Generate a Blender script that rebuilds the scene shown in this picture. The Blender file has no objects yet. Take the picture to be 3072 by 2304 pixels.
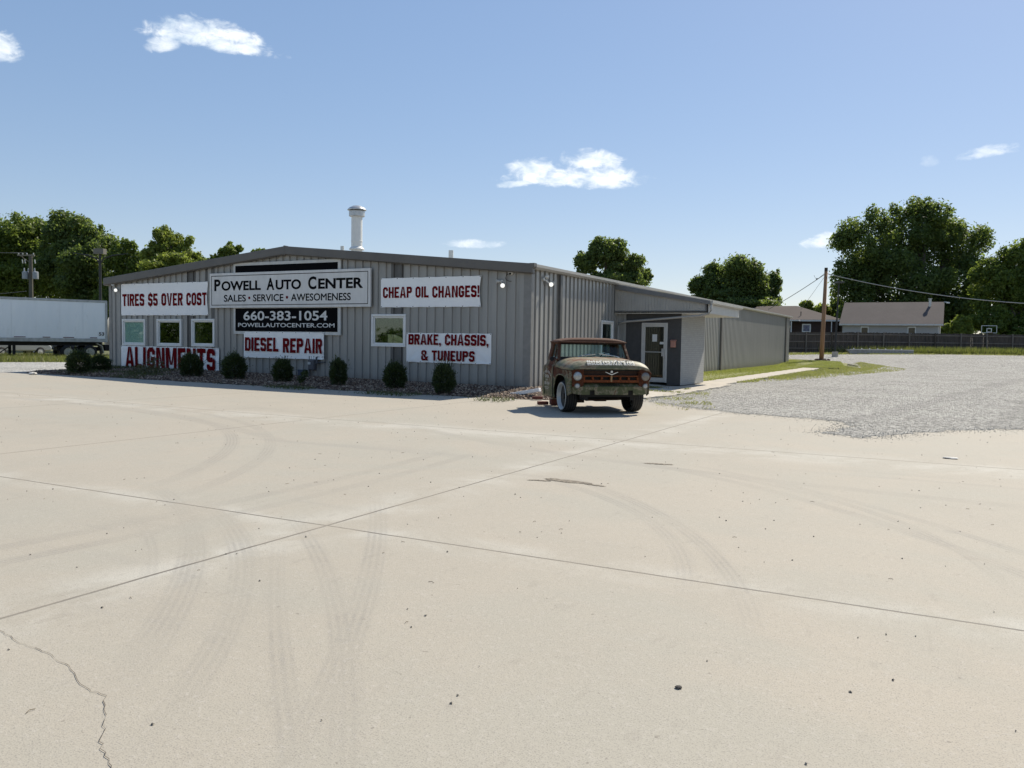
import bpy, bmesh, math, random
import numpy as np
from mathutils import Vector, Matrix
from mathutils.geometry import tessellate_polygon
R = math.radians
C = bpy.context.scene.collection
SC = bpy.context.scene

# ---------------------------------------------------------------- camera
F_PX, CAM = 2476.7366, Vector((10.8779, -21.6949, 1.42))      # focal length for a 3072 px wide frame
RIGHT = Vector((0.88399, 0.46727, 0.01519)); UP = Vector((-0.03737, 0.03825, 0.99857)); FWD = Vector((-0.46602, 0.88329, -0.05128))
cam_d = bpy.data.cameras.new('camera'); cam = bpy.data.objects.new('camera', cam_d); C.objects.link(cam)
cam_d.sensor_width = 36; cam_d.lens = 36 * F_PX / 3072; cam_d.clip_end = 2000; cam_d.clip_start = 0.05
m = Matrix((RIGHT, UP, -FWD)).transposed().to_4x4(); m.translation = CAM
cam.matrix_world = m
SC.camera = cam

# ---------------------------------------------------------------- light and exposure
SUN_EL, SUN_AZ = R(45.5), R(13.0)          # azimuth from +Y towards +X
SKY_STRENGTH, SUN_STRENGTH, EXPOSURE = 0.10, 5.0, 0.36
SC.view_settings.view_transform = 'Standard'; SC.view_settings.look = 'None'
SC.view_settings.exposure = EXPOSURE; SC.view_settings.gamma = 1; SC.view_settings.use_curve_mapping = False
SKY_GAIN = 2.76
sun_d = bpy.data.lights.new('sun', 'SUN'); sun = bpy.data.objects.new('sun', sun_d); C.objects.link(sun)
sun_d.energy = SUN_STRENGTH; sun_d.angle = R(0.5); sun_d.color = (1, 0.925, 0.79)
to_sun = Vector((math.sin(SUN_AZ) * math.cos(SUN_EL), math.cos(SUN_AZ) * math.cos(SUN_EL), math.sin(SUN_EL)))
sun.rotation_euler = to_sun.to_track_quat('Z', 'Y').to_euler()

W = bpy.data.worlds.new('World'); SC.world = W; W.use_nodes = True
wn, wl = W.node_tree.nodes, W.node_tree.links
wn.clear()
def wmath(op, a, b=None, c=None, clamp=False):
    n = wn.new('ShaderNodeMath'); n.operation = op; n.use_clamp = clamp
    for i, v in enumerate((a, b, c)):
        if v is None: continue
        if isinstance(v, (int, float)): n.inputs[i].default_value = v
        else: wl.new(v, n.inputs[i])
    return n.outputs[0]
sky = wn.new('ShaderNodeTexSky'); sky.sky_type = 'NISHITA'; sky.sun_disc = False
sky.sun_elevation = SUN_EL; sky.sun_rotation = SUN_AZ; sky.air_density = 1.0; sky.dust_density = 0.35; sky.ozone_density = 1.5; sky.altitude = 200
bg = wn.new('ShaderNodeBackground'); bg.inputs[1].default_value = SKY_STRENGTH
out = wn.new('ShaderNodeOutputWorld'); wl.new(bg.outputs[0], out.inputs[0])
tc = wn.new('ShaderNodeTexCoord')
def wdot(vec):
    n = wn.new('ShaderNodeVectorMath'); n.operation = 'DOT_PRODUCT'; wl.new(tc.outputs['Generated'], n.inputs[0]); n.inputs[1].default_value = vec
    return n.outputs['Value']
def wnoise(scale, detail, rough, dist=0.0, off=(0, 0, 0), zs=1.8):
    mp = wn.new('ShaderNodeMapping'); mp.inputs['Location'].default_value = off; mp.inputs['Scale'].default_value = (1, 1, zs)
    wl.new(tc.outputs['Generated'], mp.inputs[0])
    n = wn.new('ShaderNodeTexNoise'); n.inputs['Scale'].default_value = scale; n.inputs['Detail'].default_value = detail
    n.inputs['Roughness'].default_value = rough; n.inputs['Distortion'].default_value = dist; wl.new(mp.outputs[0], n.inputs['Vector'])
    return n.outputs['Fac']
def smooth(x, lo, hi):
    n = wn.new('ShaderNodeMapRange'); n.interpolation_type = 'SMOOTHSTEP'; n.inputs[1].default_value = lo; n.inputs[2].default_value = hi
    wl.new(x, n.inputs[0]); return n.outputs[0]
big, fine, shade_n = wnoise(22, 3, 0.5, 0.3), wnoise(60, 8, 0.62, 0.6), wnoise(34, 6, 0.6, 0.2, (3, 1, 2))
noise_sum = wmath('ADD', wmath('MULTIPLY', wmath('SUBTRACT', big, 0.5), 1.7), wmath('MULTIPLY', wmath('SUBTRACT', fine, 0.5), 2.3))
# direction of each small cloud, half width and half height in radians, thickness, tilt
def sky_dir(px, py): return (RIGHT * ((px * 1.3888 - 1536) / F_PX) - UP * ((py * 1.3888 - 1152) / F_PX) + FWD).normalized()
CLOUDS = []
for (px, py, hw_, hh_, th_, ti_) in ((462, 92, 118, 23, .95, -.06), (428, 62, 58, 30, .9, 0), (505, 80, 66, 26, 1.0, -.1), (355, 96, 30, 20, .8, .3),
                                     (1235, 384, 142, 27, 1.0, 0), (1280, 352, 66, 30, 1.0, -.1), (1155, 366, 58, 28, .95, 0), (1320, 388, 60, 32, 1.0, 0), (1115, 398, 40, 11, .8, .1),
                                     (-8, 106, 40, 34, .85, 0), (2128, 332, 52, 17, .6, .1), (1025, 528, 62, 13, .75, 0), (1785, 522, 46, 19, .9, .1), (2010, 350, 16, 14, .25, 0)):
    CLOUDS.append((sky_dir(px, py), hw_ * 1.3888 / F_PX * 1.08, hh_ * 1.3888 / F_PX * 1.08, th_, ti_))
total = None; lit = None
for (d, hw, hh, thick, tilt) in CLOUDS:
    d = Vector(d).normalized(); r = d.cross(Vector((0, 0, 1))).normalized(); u = r.cross(d)
    r, u = r * math.cos(tilt) - u * math.sin(tilt) * -1, u * math.cos(tilt) + r * math.sin(tilt) * -1
    a = wmath('DIVIDE', wdot(r), hw); b = wmath('DIVIDE', wdot(u), hh)
    bb = wmath('MULTIPLY', b, wmath('ADD', 1.15, wmath('MULTIPLY', wmath('LESS_THAN', b, 0), .55)))     # flatter below
    q = wmath('SUBTRACT', 1, wmath('ADD', wmath('MULTIPLY', a, a), wmath('MULTIPLY', bb, bb)))
    q = wmath('MINIMUM', q, wmath('MULTIPLY', wmath('SUBTRACT', wdot(d), .5), 20))
    q = wmath('MAXIMUM', q, -1.5)
    e = wmath('ADD', q, noise_sum)
    dens = wmath('MULTIPLY', smooth(e, -.12, 1.1), thick, clamp=True)
    total = dens if total is None else wmath('MAXIMUM', total, dens)
mixc = wn.new('ShaderNodeMix'); mixc.data_type = 'RGBA'
wl.new(total, mixc.inputs['Factor'])
hsv = wn.new('ShaderNodeHueSaturation'); hsv.inputs['Saturation'].default_value = 1.42; hsv.inputs['Value'].default_value = 1.0
gam = wn.new('ShaderNodeGamma'); gam.inputs[1].default_value = .51; vs0 = wn.new('ShaderNodeVectorMath'); vs0.operation = 'SCALE'; vs0.inputs['Scale'].default_value = .80 * SKY_GAIN
wl.new(sky.outputs[0], gam.inputs[0]); wl.new(gam.outputs[0], vs0.inputs[0]); tint = wn.new('ShaderNodeVectorMath'); tint.operation = 'MULTIPLY'; tint.inputs[1].default_value = (.965, .968, 1.03); wl.new(vs0.outputs[0], tint.inputs[0]); wl.new(tint.outputs[0], hsv.inputs['Color']); wl.new(hsv.outputs[0], mixc.inputs['A'])
cr_ = wn.new('ShaderNodeValToRGB'); wl.new(shade_n, cr_.inputs[0])
k = 1 / SKY_STRENGTH
cr_.color_ramp.elements[0].position = .36; cr_.color_ramp.elements[0].color = (.56 * k, .66 * k, .77 * k, 1)
cr_.color_ramp.elements[1].position = .62; cr_.color_ramp.elements[1].color = (.93 * k, .96 * k, .97 * k, 1)
wl.new(cr_.outputs[0], mixc.inputs['B']); wl.new(mixc.outputs['Result'], bg.inputs[0])

# ---------------------------------------------------------------- terrain and helpers
def sstep(t):
    t = min(1, max(0, t)); return t * t * (3 - 2 * t)
def gz(x, y):                                                    # height of the ground: lot a little below the building pad, rising to the fence
    lot_ = -0.12 + 0.14 * sstep(-x / 20) - 0.12 * sstep((-x - 20) / 16)
    d = math.hypot(max(x, 0, -18.7 - x), max(-y, 0, y - 44.3)); pad = 0.11 * sstep(-x / 16)
    return lot_ + (pad - lot_) * (1 - sstep((d - .25) / 1.5)) + 0.98 * sstep((y - 36) / 27)
def view_ray(px, py):
    return (RIGHT * ((px - 1536) / F_PX) - UP * ((py - 1152) / F_PX) + FWD)
def at(px, py, depth):                                           # point at a distance in front of the viewer
    return CAM + view_ray(px, py) * depth
def on_ground(px, py):
    d = view_ray(px, py); lo, hi = 1.0, 400.0
    for _ in range(60):
        mid = (lo + hi) / 2; p = CAM + d * mid
        if p.z > gz(p.x, p.y): lo = mid
        else: hi = mid
    return CAM + d * hi

LOTK = (1.42 + 0.12) / 1.42
def lot(x, y):                                                   # a spot surveyed on the level of the wall foot, carried to the true ground
    px, py = x, y
    for _ in range(8):
        k_ = (1.42 - gz(px, py)) / 1.42; px, py = CAM.x + (x - CAM.x) * k_, CAM.y + (y - CAM.y) * k_
    return (px, py)
# ---------------------------------------------------------------- materials
MATS = {}
def node_mat(name):
    mt = bpy.data.materials.new(name); mt.use_nodes = True
    nt = mt.node_tree; b = nt.nodes['Principled BSDF']
    return mt, nt, b
class NT:
    def __init__(s, nt): s.nt = nt
    def n(s, t, **kw):
        nd = s.nt.nodes.new(t)
        for k_, v in kw.items(): setattr(nd, k_, v)
        return nd
    def l(s, a, b): s.nt.links.new(a, b)
    def put(s, sock, v):
        if v is None: return
        if hasattr(v, 'is_linked') or hasattr(v, 'links'): s.l(v, sock)
        else: sock.default_value = v
    def m(s, op, a, b=None, c=None, clamp=False):
        nd = s.n('ShaderNodeMath', operation=op); nd.use_clamp = clamp
        for i, v in enumerate((a, b, c)):
            if v is not None: s.put(nd.inputs[i], v)
        return nd.outputs[0]
    def coord(s, out='Object'):
        return s.n('ShaderNodeTexCoord').outputs[out]
    def noise(s, scale, detail=4, rough=.55, dist=0, vec=None, stretch=None, off=None):
        v = vec or s.coord()
        if stretch or off:
            mp = s.n('ShaderNodeMapping'); s.l(v, mp.inputs[0])
            if stretch: mp.inputs['Scale'].default_value = stretch
            if off: mp.inputs['Location'].default_value = off
            v = mp.outputs[0]
        nd = s.n('ShaderNodeTexNoise'); nd.inputs['Scale'].default_value = scale; nd.inputs['Detail'].default_value = detail
        nd.inputs['Roughness'].default_value = rough; nd.inputs['Distortion'].default_value = dist; s.l(v, nd.inputs['Vector'])
        return nd.outputs['Fac']
    def ramp(s, f, stops):
        nd = s.n('ShaderNodeValToRGB'); s.l(f, nd.inputs[0]); e = nd.color_ramp.elements
        while len(e) < len(stops): e.new(.5)
        for el, (p, c) in zip(e, stops): el.position = p; el.color = (*c, 1) if len(c) == 3 else c
        return nd.outputs[0]
    def mix(s, f, a, b, mode='MIX'):
        nd = s.n('ShaderNodeMix', data_type='RGBA', blend_type=mode)
        s.put(nd.inputs['Factor'], f)
        for k_, v in (('A', a), ('B', b)):
            s.put(nd.inputs[k_], (*v, 1) if isinstance(v, tuple) and len(v) == 3 else v)
        return nd.outputs['Result']
    def step(s, x, lo, hi):
        nd = s.n('ShaderNodeMapRange', interpolation_type='SMOOTHSTEP'); nd.inputs[1].default_value = lo; nd.inputs[2].default_value = hi
        s.put(nd.inputs[0], x); return nd.outputs[0]
    def sep(s, v):
        nd = s.n('ShaderNodeSeparateXYZ'); s.l(v, nd.inputs[0]); return nd.outputs
    def bump(s, h, strength=.3, dist=.02):
        nd = s.n('ShaderNodeBump'); nd.inputs['Strength'].default_value = strength; nd.inputs['Distance'].default_value = dist; s.l(h, nd.inputs['Height']); return nd.outputs[0]
def simple(name, col, rough=.6, metal=0, var=.12, scale=6, bump=0, stretch=None, spec=.5, dirt=None):
    if name in MATS: return MATS[name]
    mt, nt, b = node_mat(name); t = NT(nt)
    f = t.noise(scale, 6, .6, .2, stretch=stretch)
    lo = tuple(c * (1 - var) for c in col); hi = tuple(min(1, c * (1 + var)) for c in col)
    colr = t.ramp(f, [(.3, lo), (.7, hi)])
    if dirt:
        d = t.step(t.noise(scale * .35, 8, .7, .5, stretch=stretch, off=(5, 3, 1)), .5, .78)
        colr = t.mix(t.m('MULTIPLY', d, dirt[1]), colr, dirt[0])
    t.l(colr, b.inputs['Base Color'])
    b.inputs['Roughness'].default_value = rough; b.inputs['Metallic'].default_value = metal; b.inputs['Specular IOR Level'].default_value = spec
    if bump: t.l(t.bump(t.noise(scale * 8, 4, .6), bump, .01), b.inputs['Normal'])
    MATS[name] = mt; return mt
def patina(name, rust=0.0, zb=None, green=(.082, .088, .038), rustc=(.085, .023, .007), scale=4.0, rough=.62):
    mt, nt, b = node_mat(name); t = NT(nt)
    n1 = t.noise(scale, 9, .62, .6); n2 = t.noise(scale * 3.3, 8, .65, .4, off=(3, 2, 1)); n3 = t.noise(scale * 9, 6, .6, off=(1, 7, 4))
    z = t.sep(t.coord())[2]
    f = t.m('ADD', t.m('ADD', t.m('MULTIPLY', n1, .75), t.m('MULTIPLY', n2, .35)), rust)
    if zb: f = t.m('ADD', f, t.m('MULTIPLY', t.step(z, zb[0], zb[1]), zb[2]))
    mask = t.step(f, .52, .66)
    edge = t.m('MULTIPLY', t.step(f, .46, .54), t.m('SUBTRACT', 1, mask))
    g = t.ramp(n2, [(.25, tuple(c * .72 for c in green)), (.5, green), (.78, (green[0] * 1.35, green[1] * 1.28, green[2] * 1.3))])
    r = t.ramp(n3, [(.25, tuple(c * .42 for c in rustc)), (.55, rustc), (.8, (rustc[0] * 1.75, rustc[1] * 1.9, rustc[2] * 1.8))])
    col = t.mix(mask, g, r); col = t.mix(t.m('MULTIPLY', edge, .55), col, (.30, .24, .17))
    t.l(col, b.inputs['Base Color'])
    t.l(t.m('ADD', rough - .08, t.m('MULTIPLY', mask, .28)), b.inputs['Roughness'])
    t.l(t.bump(t.m('ADD', mask, t.m('MULTIPLY', n3, .5)), .18, .01), b.inputs['Normal'])
    b.inputs['Specular IOR Level'].default_value = .3
    MATS[name] = mt; return mt
def glassy(name, tint=(.02, .03, .028), clear=.6, gloss=.25, groughness=.02):
    mt, nt, b = node_mat(name); t = NT(nt); nt.nodes.remove(b)
    o = nt.nodes['Material Output']
    tr = t.n('ShaderNodeBsdfTransparent'); tr.inputs[0].default_value = (clear * .86, clear * .95, clear * .93, 1)
    gl = t.n('ShaderNodeBsdfGlossy'); gl.inputs['Roughness'].default_value = groughness; gl.inputs[0].default_value = (.85, .95, .9, 1)
    fr = t.n('ShaderNodeLayerWeight'); fr.inputs[0].default_value = .5
    fac = t.m('ADD', t.m('POWER', fr.outputs['Facing'], 5), gloss, clamp=True)
    ms = t.n('ShaderNodeMixShader'); t.l(fac, ms.inputs[0]); t.l(tr.outputs[0], ms.inputs[1]); t.l(gl.outputs[0], ms.inputs[2])
    t.l(ms.outputs[0], o.inputs[0]); MATS[name] = mt; return mt
def leaf_mat(name, c0, c1, c2, trans=.35):
    mt, nt, b = node_mat(name); t = NT(nt)
    rnd = t.n('ShaderNodeNewGeometry').outputs['Random Per Island']
    big = t.noise(.45, 3, .5)
    f = t.m('ADD', t.m('MULTIPLY', rnd, .6), t.m('MULTIPLY', big, .5))
    col = t.ramp(f, [(.15, c0), (.55, c1), (.95, c2)])
    t.l(col, b.inputs['Base Color']); b.inputs['Roughness'].default_value = .5; b.inputs['Specular IOR Level'].default_value = .35
    tr = t.n('ShaderNodeBsdfTranslucent'); t.l(t.mix(.5, col, (.26, .34, .05)), tr.inputs[0])
    ms = t.n('ShaderNodeMixShader'); ms.inputs[0].default_value = trans
    o = nt.nodes['Material Output']; t.l(b.outputs[0], ms.inputs[1]); t.l(tr.outputs[0], ms.inputs[2]); t.l(ms.outputs[0], o.inputs[0])
    MATS[name] = mt; return mt
def glow(name, col, strength):
    mt, nt, b = node_mat(name); b.inputs['Base Color'].default_value = (*col, 1); b.inputs['Emission Color'].default_value = (*col, 1); b.inputs['Emission Strength'].default_value = strength
    b.inputs['Roughness'].default_value = .2; return mt

# ---------------------------------------------------------------- mesh building
class MB:
    def __init__(s): s.v, s.f = [], []
    def add(s, vs, fs):
        o = len(s.v); s.v += [tuple(p) for p in vs]; s.f += [tuple(i + o for i in f) for f in fs]; return s
    def box(s, x0, y0, z0, x1, y1, z1):
        if x0 > x1: x0, x1 = x1, x0
        if y0 > y1: y0, y1 = y1, y0
        if z0 > z1: z0, z1 = z1, z0
        return s.add([(x0, y0, z0), (x1, y0, z0), (x1, y1, z0), (x0, y1, z0), (x0, y0, z1), (x1, y0, z1), (x1, y1, z1), (x0, y1, z1)],
                     [(0, 3, 2, 1), (4, 5, 6, 7), (0, 1, 5, 4), (1, 2, 6, 5), (2, 3, 7, 6), (3, 0, 4, 7)])
    def obox(s, p, q, w, h, up=(0, 0, 1)):                          # a bar from p to q, w wide and h high
        p, q = Vector(p), Vector(q); d = (q - p).normalized(); sx = d.cross(Vector(up)).normalized(); u = sx.cross(d)
        vs = [e + sx * (a * w / 2) + u * (b * h / 2) for e in (p, q) for a, b in ((-1, -1), (1, -1), (1, 1), (-1, 1))]
        return s.add(vs, [(0, 3, 2, 1), (4, 5, 6, 7), (0, 1, 5, 4), (1, 2, 6, 5), (2, 3, 7, 6), (3, 0, 4, 7)])
    def prism(s, pts, ax, a0, a1):                                  # polygon pushed along an axis
        def mk(p, a): return {'x': (a, p[0], p[1]), 'y': (p[0], a, p[1]), 'z': (p[0], p[1], a)}[ax]
        n = len(pts); vs = [mk(p, a0) for p in pts] + [mk(p, a1) for p in pts]
        return s.add(vs, [tuple(range(n))[::-1], tuple(range(n, 2 * n))] + [(i, (i + 1) % n, n + (i + 1) % n, n + i) for i in range(n)])
    def tube(s, pts, r, n=8, cap=True):
        pts = [Vector(p) for p in pts]; rs = r if isinstance(r, (list, tuple)) else [r] * len(pts); vs, fs = [], []
        for i, p in enumerate(pts):
            d = (pts[min(i + 1, len(pts) - 1)] - pts[max(i - 1, 0)]).normalized()
            ref = Vector((0, 0, 1)) if abs(d.z) < .9 else Vector((1, 0, 0)); a = d.cross(ref).normalized(); b = d.cross(a)
            for k_ in range(n):
                an = 2 * math.pi * k_ / n; vs.append(p + a * (rs[i] * math.cos(an)) + b * (rs[i] * math.sin(an)))
        for i in range(len(pts) - 1):
            for k_ in range(n): fs.append((i * n + k_, i * n + (k_ + 1) % n, (i + 1) * n + (k_ + 1) % n, (i + 1) * n + k_))
        if cap: fs += [tuple(range(n))[::-1], tuple(range((len(pts) - 1) * n, len(pts) * n))]
        return s.add(vs, fs)
    def lathe(s, prof, o=(0, 0, 0), ax='z', n=24, caps=True):                  # profile of (radius, height)
        vs, fs = [], []
        for (r, h) in prof:
            for k_ in range(n):
                an = 2 * math.pi * k_ / n; a, b = r * math.cos(an), r * math.sin(an)
                p = {'z': (a, b, h), 'x': (h, a, b), 'y': (a, h, b)}[ax]; vs.append((p[0] + o[0], p[1] + o[1], p[2] + o[2]))
        for i in range(len(prof) - 1):
            for k_ in range(n): fs.append((i * n + k_, i * n + (k_ + 1) % n, (i + 1) * n + (k_ + 1) % n, (i + 1) * n + k_))
        if caps: fs += [tuple(range(n))[::-1], tuple(range((len(prof) - 1) * n, len(prof) * n))]
        return s.add(vs, fs)
    def grid(s, fn, nu, nv):
        vs = [fn(i / nu, j / nv) for j in range(nv + 1) for i in range(nu + 1)]
        return s.add(vs, [(j * (nu + 1) + i, j * (nu + 1) + i + 1, (j + 1) * (nu + 1) + i + 1, (j + 1) * (nu + 1) + i) for j in range(nv) for i in range(nu)])
    def build(s, name, mt, parent=None, smooth=False, bevel=0, solid=0):
        me = bpy.data.meshes.new(name); me.from_pydata(s.v, [], s.f)
        bm = bmesh.new(); bm.from_mesh(me); bmesh.ops.recalc_face_normals(bm, faces=bm.faces); bm.to_mesh(me); bm.free()
        o = bpy.data.objects.new(name, me); C.objects.link(o); me.materials.append(mt)
        if parent: o.parent = parent
        if smooth: me.polygons.foreach_set('use_smooth', [True] * len(me.polygons))
        if bevel:
            b = o.modifiers.new('bevel', 'BEVEL'); b.width = bevel; b.segments = 2; b.limit_method = 'ANGLE'; b.angle_limit = R(35)
        if solid:
            b = o.modifiers.new('solid', 'SOLIDIFY'); b.thickness = solid; b.offset = 0
        return o
def tag(o, label=None, cat=None, group=None, kind=None):
    if label: o['label'] = label
    if cat: o['category'] = cat
    if group: o['group'] = group
    if kind: o['kind'] = kind
    return o
def thing(name, label, cat, loc=(0, 0, 0), rz=0, group=None):
    o = bpy.data.objects.new(name, None); C.objects.link(o); o.location = loc; o.rotation_euler = (0, 0, rz); o.empty_display_size = .2
    return tag(o, label, cat, group)
def copy_tree(o, parent=None):
    c = o.copy(); C.objects.link(c)
    if parent: c.parent = parent
    for ch in list(o.children): copy_tree(ch, c)
    return c
def np_mesh(name, verts, k_, mt, parent=None, smooth=False):       # faces of k_ corners, vertices in order
    me = bpy.data.meshes.new(name); n = len(verts); nf = n // k_
    me.vertices.add(n); me.vertices.foreach_set('co', np.ascontiguousarray(verts, dtype=np.float32).ravel())
    me.loops.add(n); me.loops.foreach_set('vertex_index', np.arange(n, dtype=np.int32))
    me.polygons.add(nf); me.polygons.foreach_set('loop_start', np.arange(0, n, k_, dtype=np.int32)); me.polygons.foreach_set('loop_total', np.full(nf, k_, dtype=np.int32))
    me.update(calc_edges=True); me.materials.append(mt)
    o = bpy.data.objects.new(name, me); C.objects.link(o)
    if parent: o.parent = parent
    return o
def sheet(name, poly, off, mt, step=2.0, kind='structure', jitter=0, seed=1, height=gz):
    if jitter:
        rg = random.Random(seed); out_ = []
        for i, p in enumerate(poly):
            q = poly[(i + 1) % len(poly)]; L = math.hypot(q[0] - p[0], q[1] - p[1]); n = max(1, min(90, int(L / max(.10, jitter * .9)))) if L < 40 and min(p[1], q[1]) < 14 else 1
            for j in range(n):
                t = j / n; sl = t * L + i * 3.7; fade = min(1, t * n / 3, (1 - t) * n / 3)
                w = fade * jitter * (.9 * math.sin(sl * 3.1 + i) + .6 * math.sin(sl * 8.3 + 2 * i) + .35 * math.sin(sl * 19) + rg.uniform(-.35, .35))
                out_.append((p[0] + (q[0] - p[0]) * t - (q[1] - p[1]) / L * w, p[1] + (q[1] - p[1]) * t + (q[0] - p[0]) / L * w))
        poly = out_
    bm = bmesh.new(); bv = [bm.verts.new((p[0], p[1], 0)) for p in poly]
    for t3 in tessellate_polygon([[Vector((p[0], p[1], 0)) for p in poly]]):
        try: bm.faces.new([bv[i] for i in t3])
        except ValueError: pass
    xs = [p[0] for p in poly]; ys = [p[1] for p in poly]
    for ax, lo, hi in ((0, min(xs), max(xs)), (1, min(ys), max(ys))):
        k0 = math.ceil(lo / step); k1 = math.floor(hi / step)
        for k_ in range(k0, k1 + 1):
            co = [0, 0, 0]; co[ax] = k_ * step; no = [0, 0, 0]; no[ax] = 1
            bmesh.ops.bisect_plane(bm, geom=bm.verts[:] + bm.edges[:] + bm.faces[:], plane_co=co, plane_no=no, dist=1e-5)
    for v in bm.verts: v.co.z = height(v.co.x, v.co.y) + off
    bmesh.ops.recalc_face_normals(bm, faces=bm.faces)
    if sum(f.normal.z for f in bm.faces) < 0: bmesh.ops.reverse_faces(bm, faces=bm.faces)
    ex = bmesh.ops.extrude_edge_only(bm, edges=[e for e in bm.edges if e.is_boundary])     # turned-down edge, so no gap shows under the layer
    for v in ex['geom']:
        if isinstance(v, bmesh.types.BMVert): v.co.z -= .09
    me = bpy.data.meshes.new(name); bm.to_mesh(me); bm.free(); me.materials.append(mt)
    o = bpy.data.objects.new(name, me); C.objects.link(o); o['kind'] = kind
    return o
def inside(poly, x, y):
    c = False; j = len(poly) - 1
    for i in range(len(poly)):
        if (poly[i][1] > y) != (poly[j][1] > y) and x < (poly[j][0] - poly[i][0]) * (y - poly[i][1]) / (poly[j][1] - poly[i][1]) + poly[i][0]: c = not c
        j = i
    return c

# ---------------------------------------------------------------- lettering
def _font_mesh(text, bold):
    cu = bpy.data.curves.new('letters', 'FONT'); cu.body = text; cu.offset = bold; cu.resolution_u = 4
    ob = bpy.data.objects.new('letters', cu); C.objects.link(ob)
    dg = bpy.context.evaluated_depsgraph_get(); me = bpy.data.meshes.new_from_object(ob.evaluated_get(dg))
    vs = [(v.co.x, v.co.y, 0.0) for v in me.vertices]; fs = [tuple(p.vertices) for p in me.polygons]
    bpy.data.objects.remove(ob); bpy.data.curves.remove(cu); bpy.data.meshes.remove(me)
    return vs, fs
def font_polys(text, bold=0.0):                                    # the built-in typeface, as flat faces in a unit box
    vs, fs = _font_mesh(text, bold)
    if bold and 'M' in text:                                       # the thickened M folds over itself: lay three thin ones instead
        for k_, ch in enumerate(text):
            if ch != 'M': continue
            xr = max(v[0] for v in _font_mesh(text[:k_ + 1], 0)[0]); mv, mf = _font_mesh('M', 0)
            x0 = min(v[0] for v in mv); x1 = max(v[0] for v in mv); sh = xr - x1
            fs = [f for f in fs if not all(x0 + sh - bold * 2 <= vs[i][0] <= xr + bold * 2 for i in f)]
            for n_, dx in enumerate((-bold, 0, bold)):
                o = len(vs); vs += [(v[0] + sh + dx, v[1], n_ * .0005) for v in mv]; fs += [tuple(i + o for i in f) for f in mf]
    used = sorted({i for f in fs for i in f}); ix = {a: b for b, a in enumerate(used)}; vs = [vs[i] for i in used]; fs = [tuple(ix[i] for i in f) for f in fs]
    x0 = min(v[0] for v in vs); x1 = max(v[0] for v in vs); y0 = min(v[1] for v in vs); y1 = max(v[1] for v in vs)
    return [((v[0] - x0) / (x1 - x0), (v[1] - y0) / (y1 - y0), v[2]) for v in vs], fs
S_, CH = .215, .17
def _ring(w, y0, y1, sides, s=S_, c=CH, stubs=()):
    o = [(c, y0), (w - c, y0), (w, y0 + c), (w, y1 - c), (w - c, y1), (c, y1), (0, y1 - c), (0, y0 + c)]
    ci = max(c - s * .45, .03)
    q = [(max(s, c), y0 + s), (min(w - s, w - c), y0 + s), (w - s, y0 + s + ci), (w - s, y1 - s - ci), (min(w - s, w - c), y1 - s), (max(s, c), y1 - s), (s, y1 - s - ci), (s, y0 + s + ci)]
    names = ['b', 'br', 'r', 'tr', 't', 'tl', 'l', 'bl']; out_ = []
    for i, nm in enumerate(names):
        if nm in sides: out_.append([o[i], o[(i + 1) % 8], q[(i + 1) % 8], q[i]])
    for (sd, a, b) in stubs:
        x = (w - s, w) if sd == 'r' else (0, s); out_.append([(x[0], a), (x[1], a), (x[1], b), (x[0], b)])
    return out_
def _r(x0, y0, x1, y1): return [(x0, y0), (x1, y0), (x1, y1), (x0, y1)]
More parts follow.
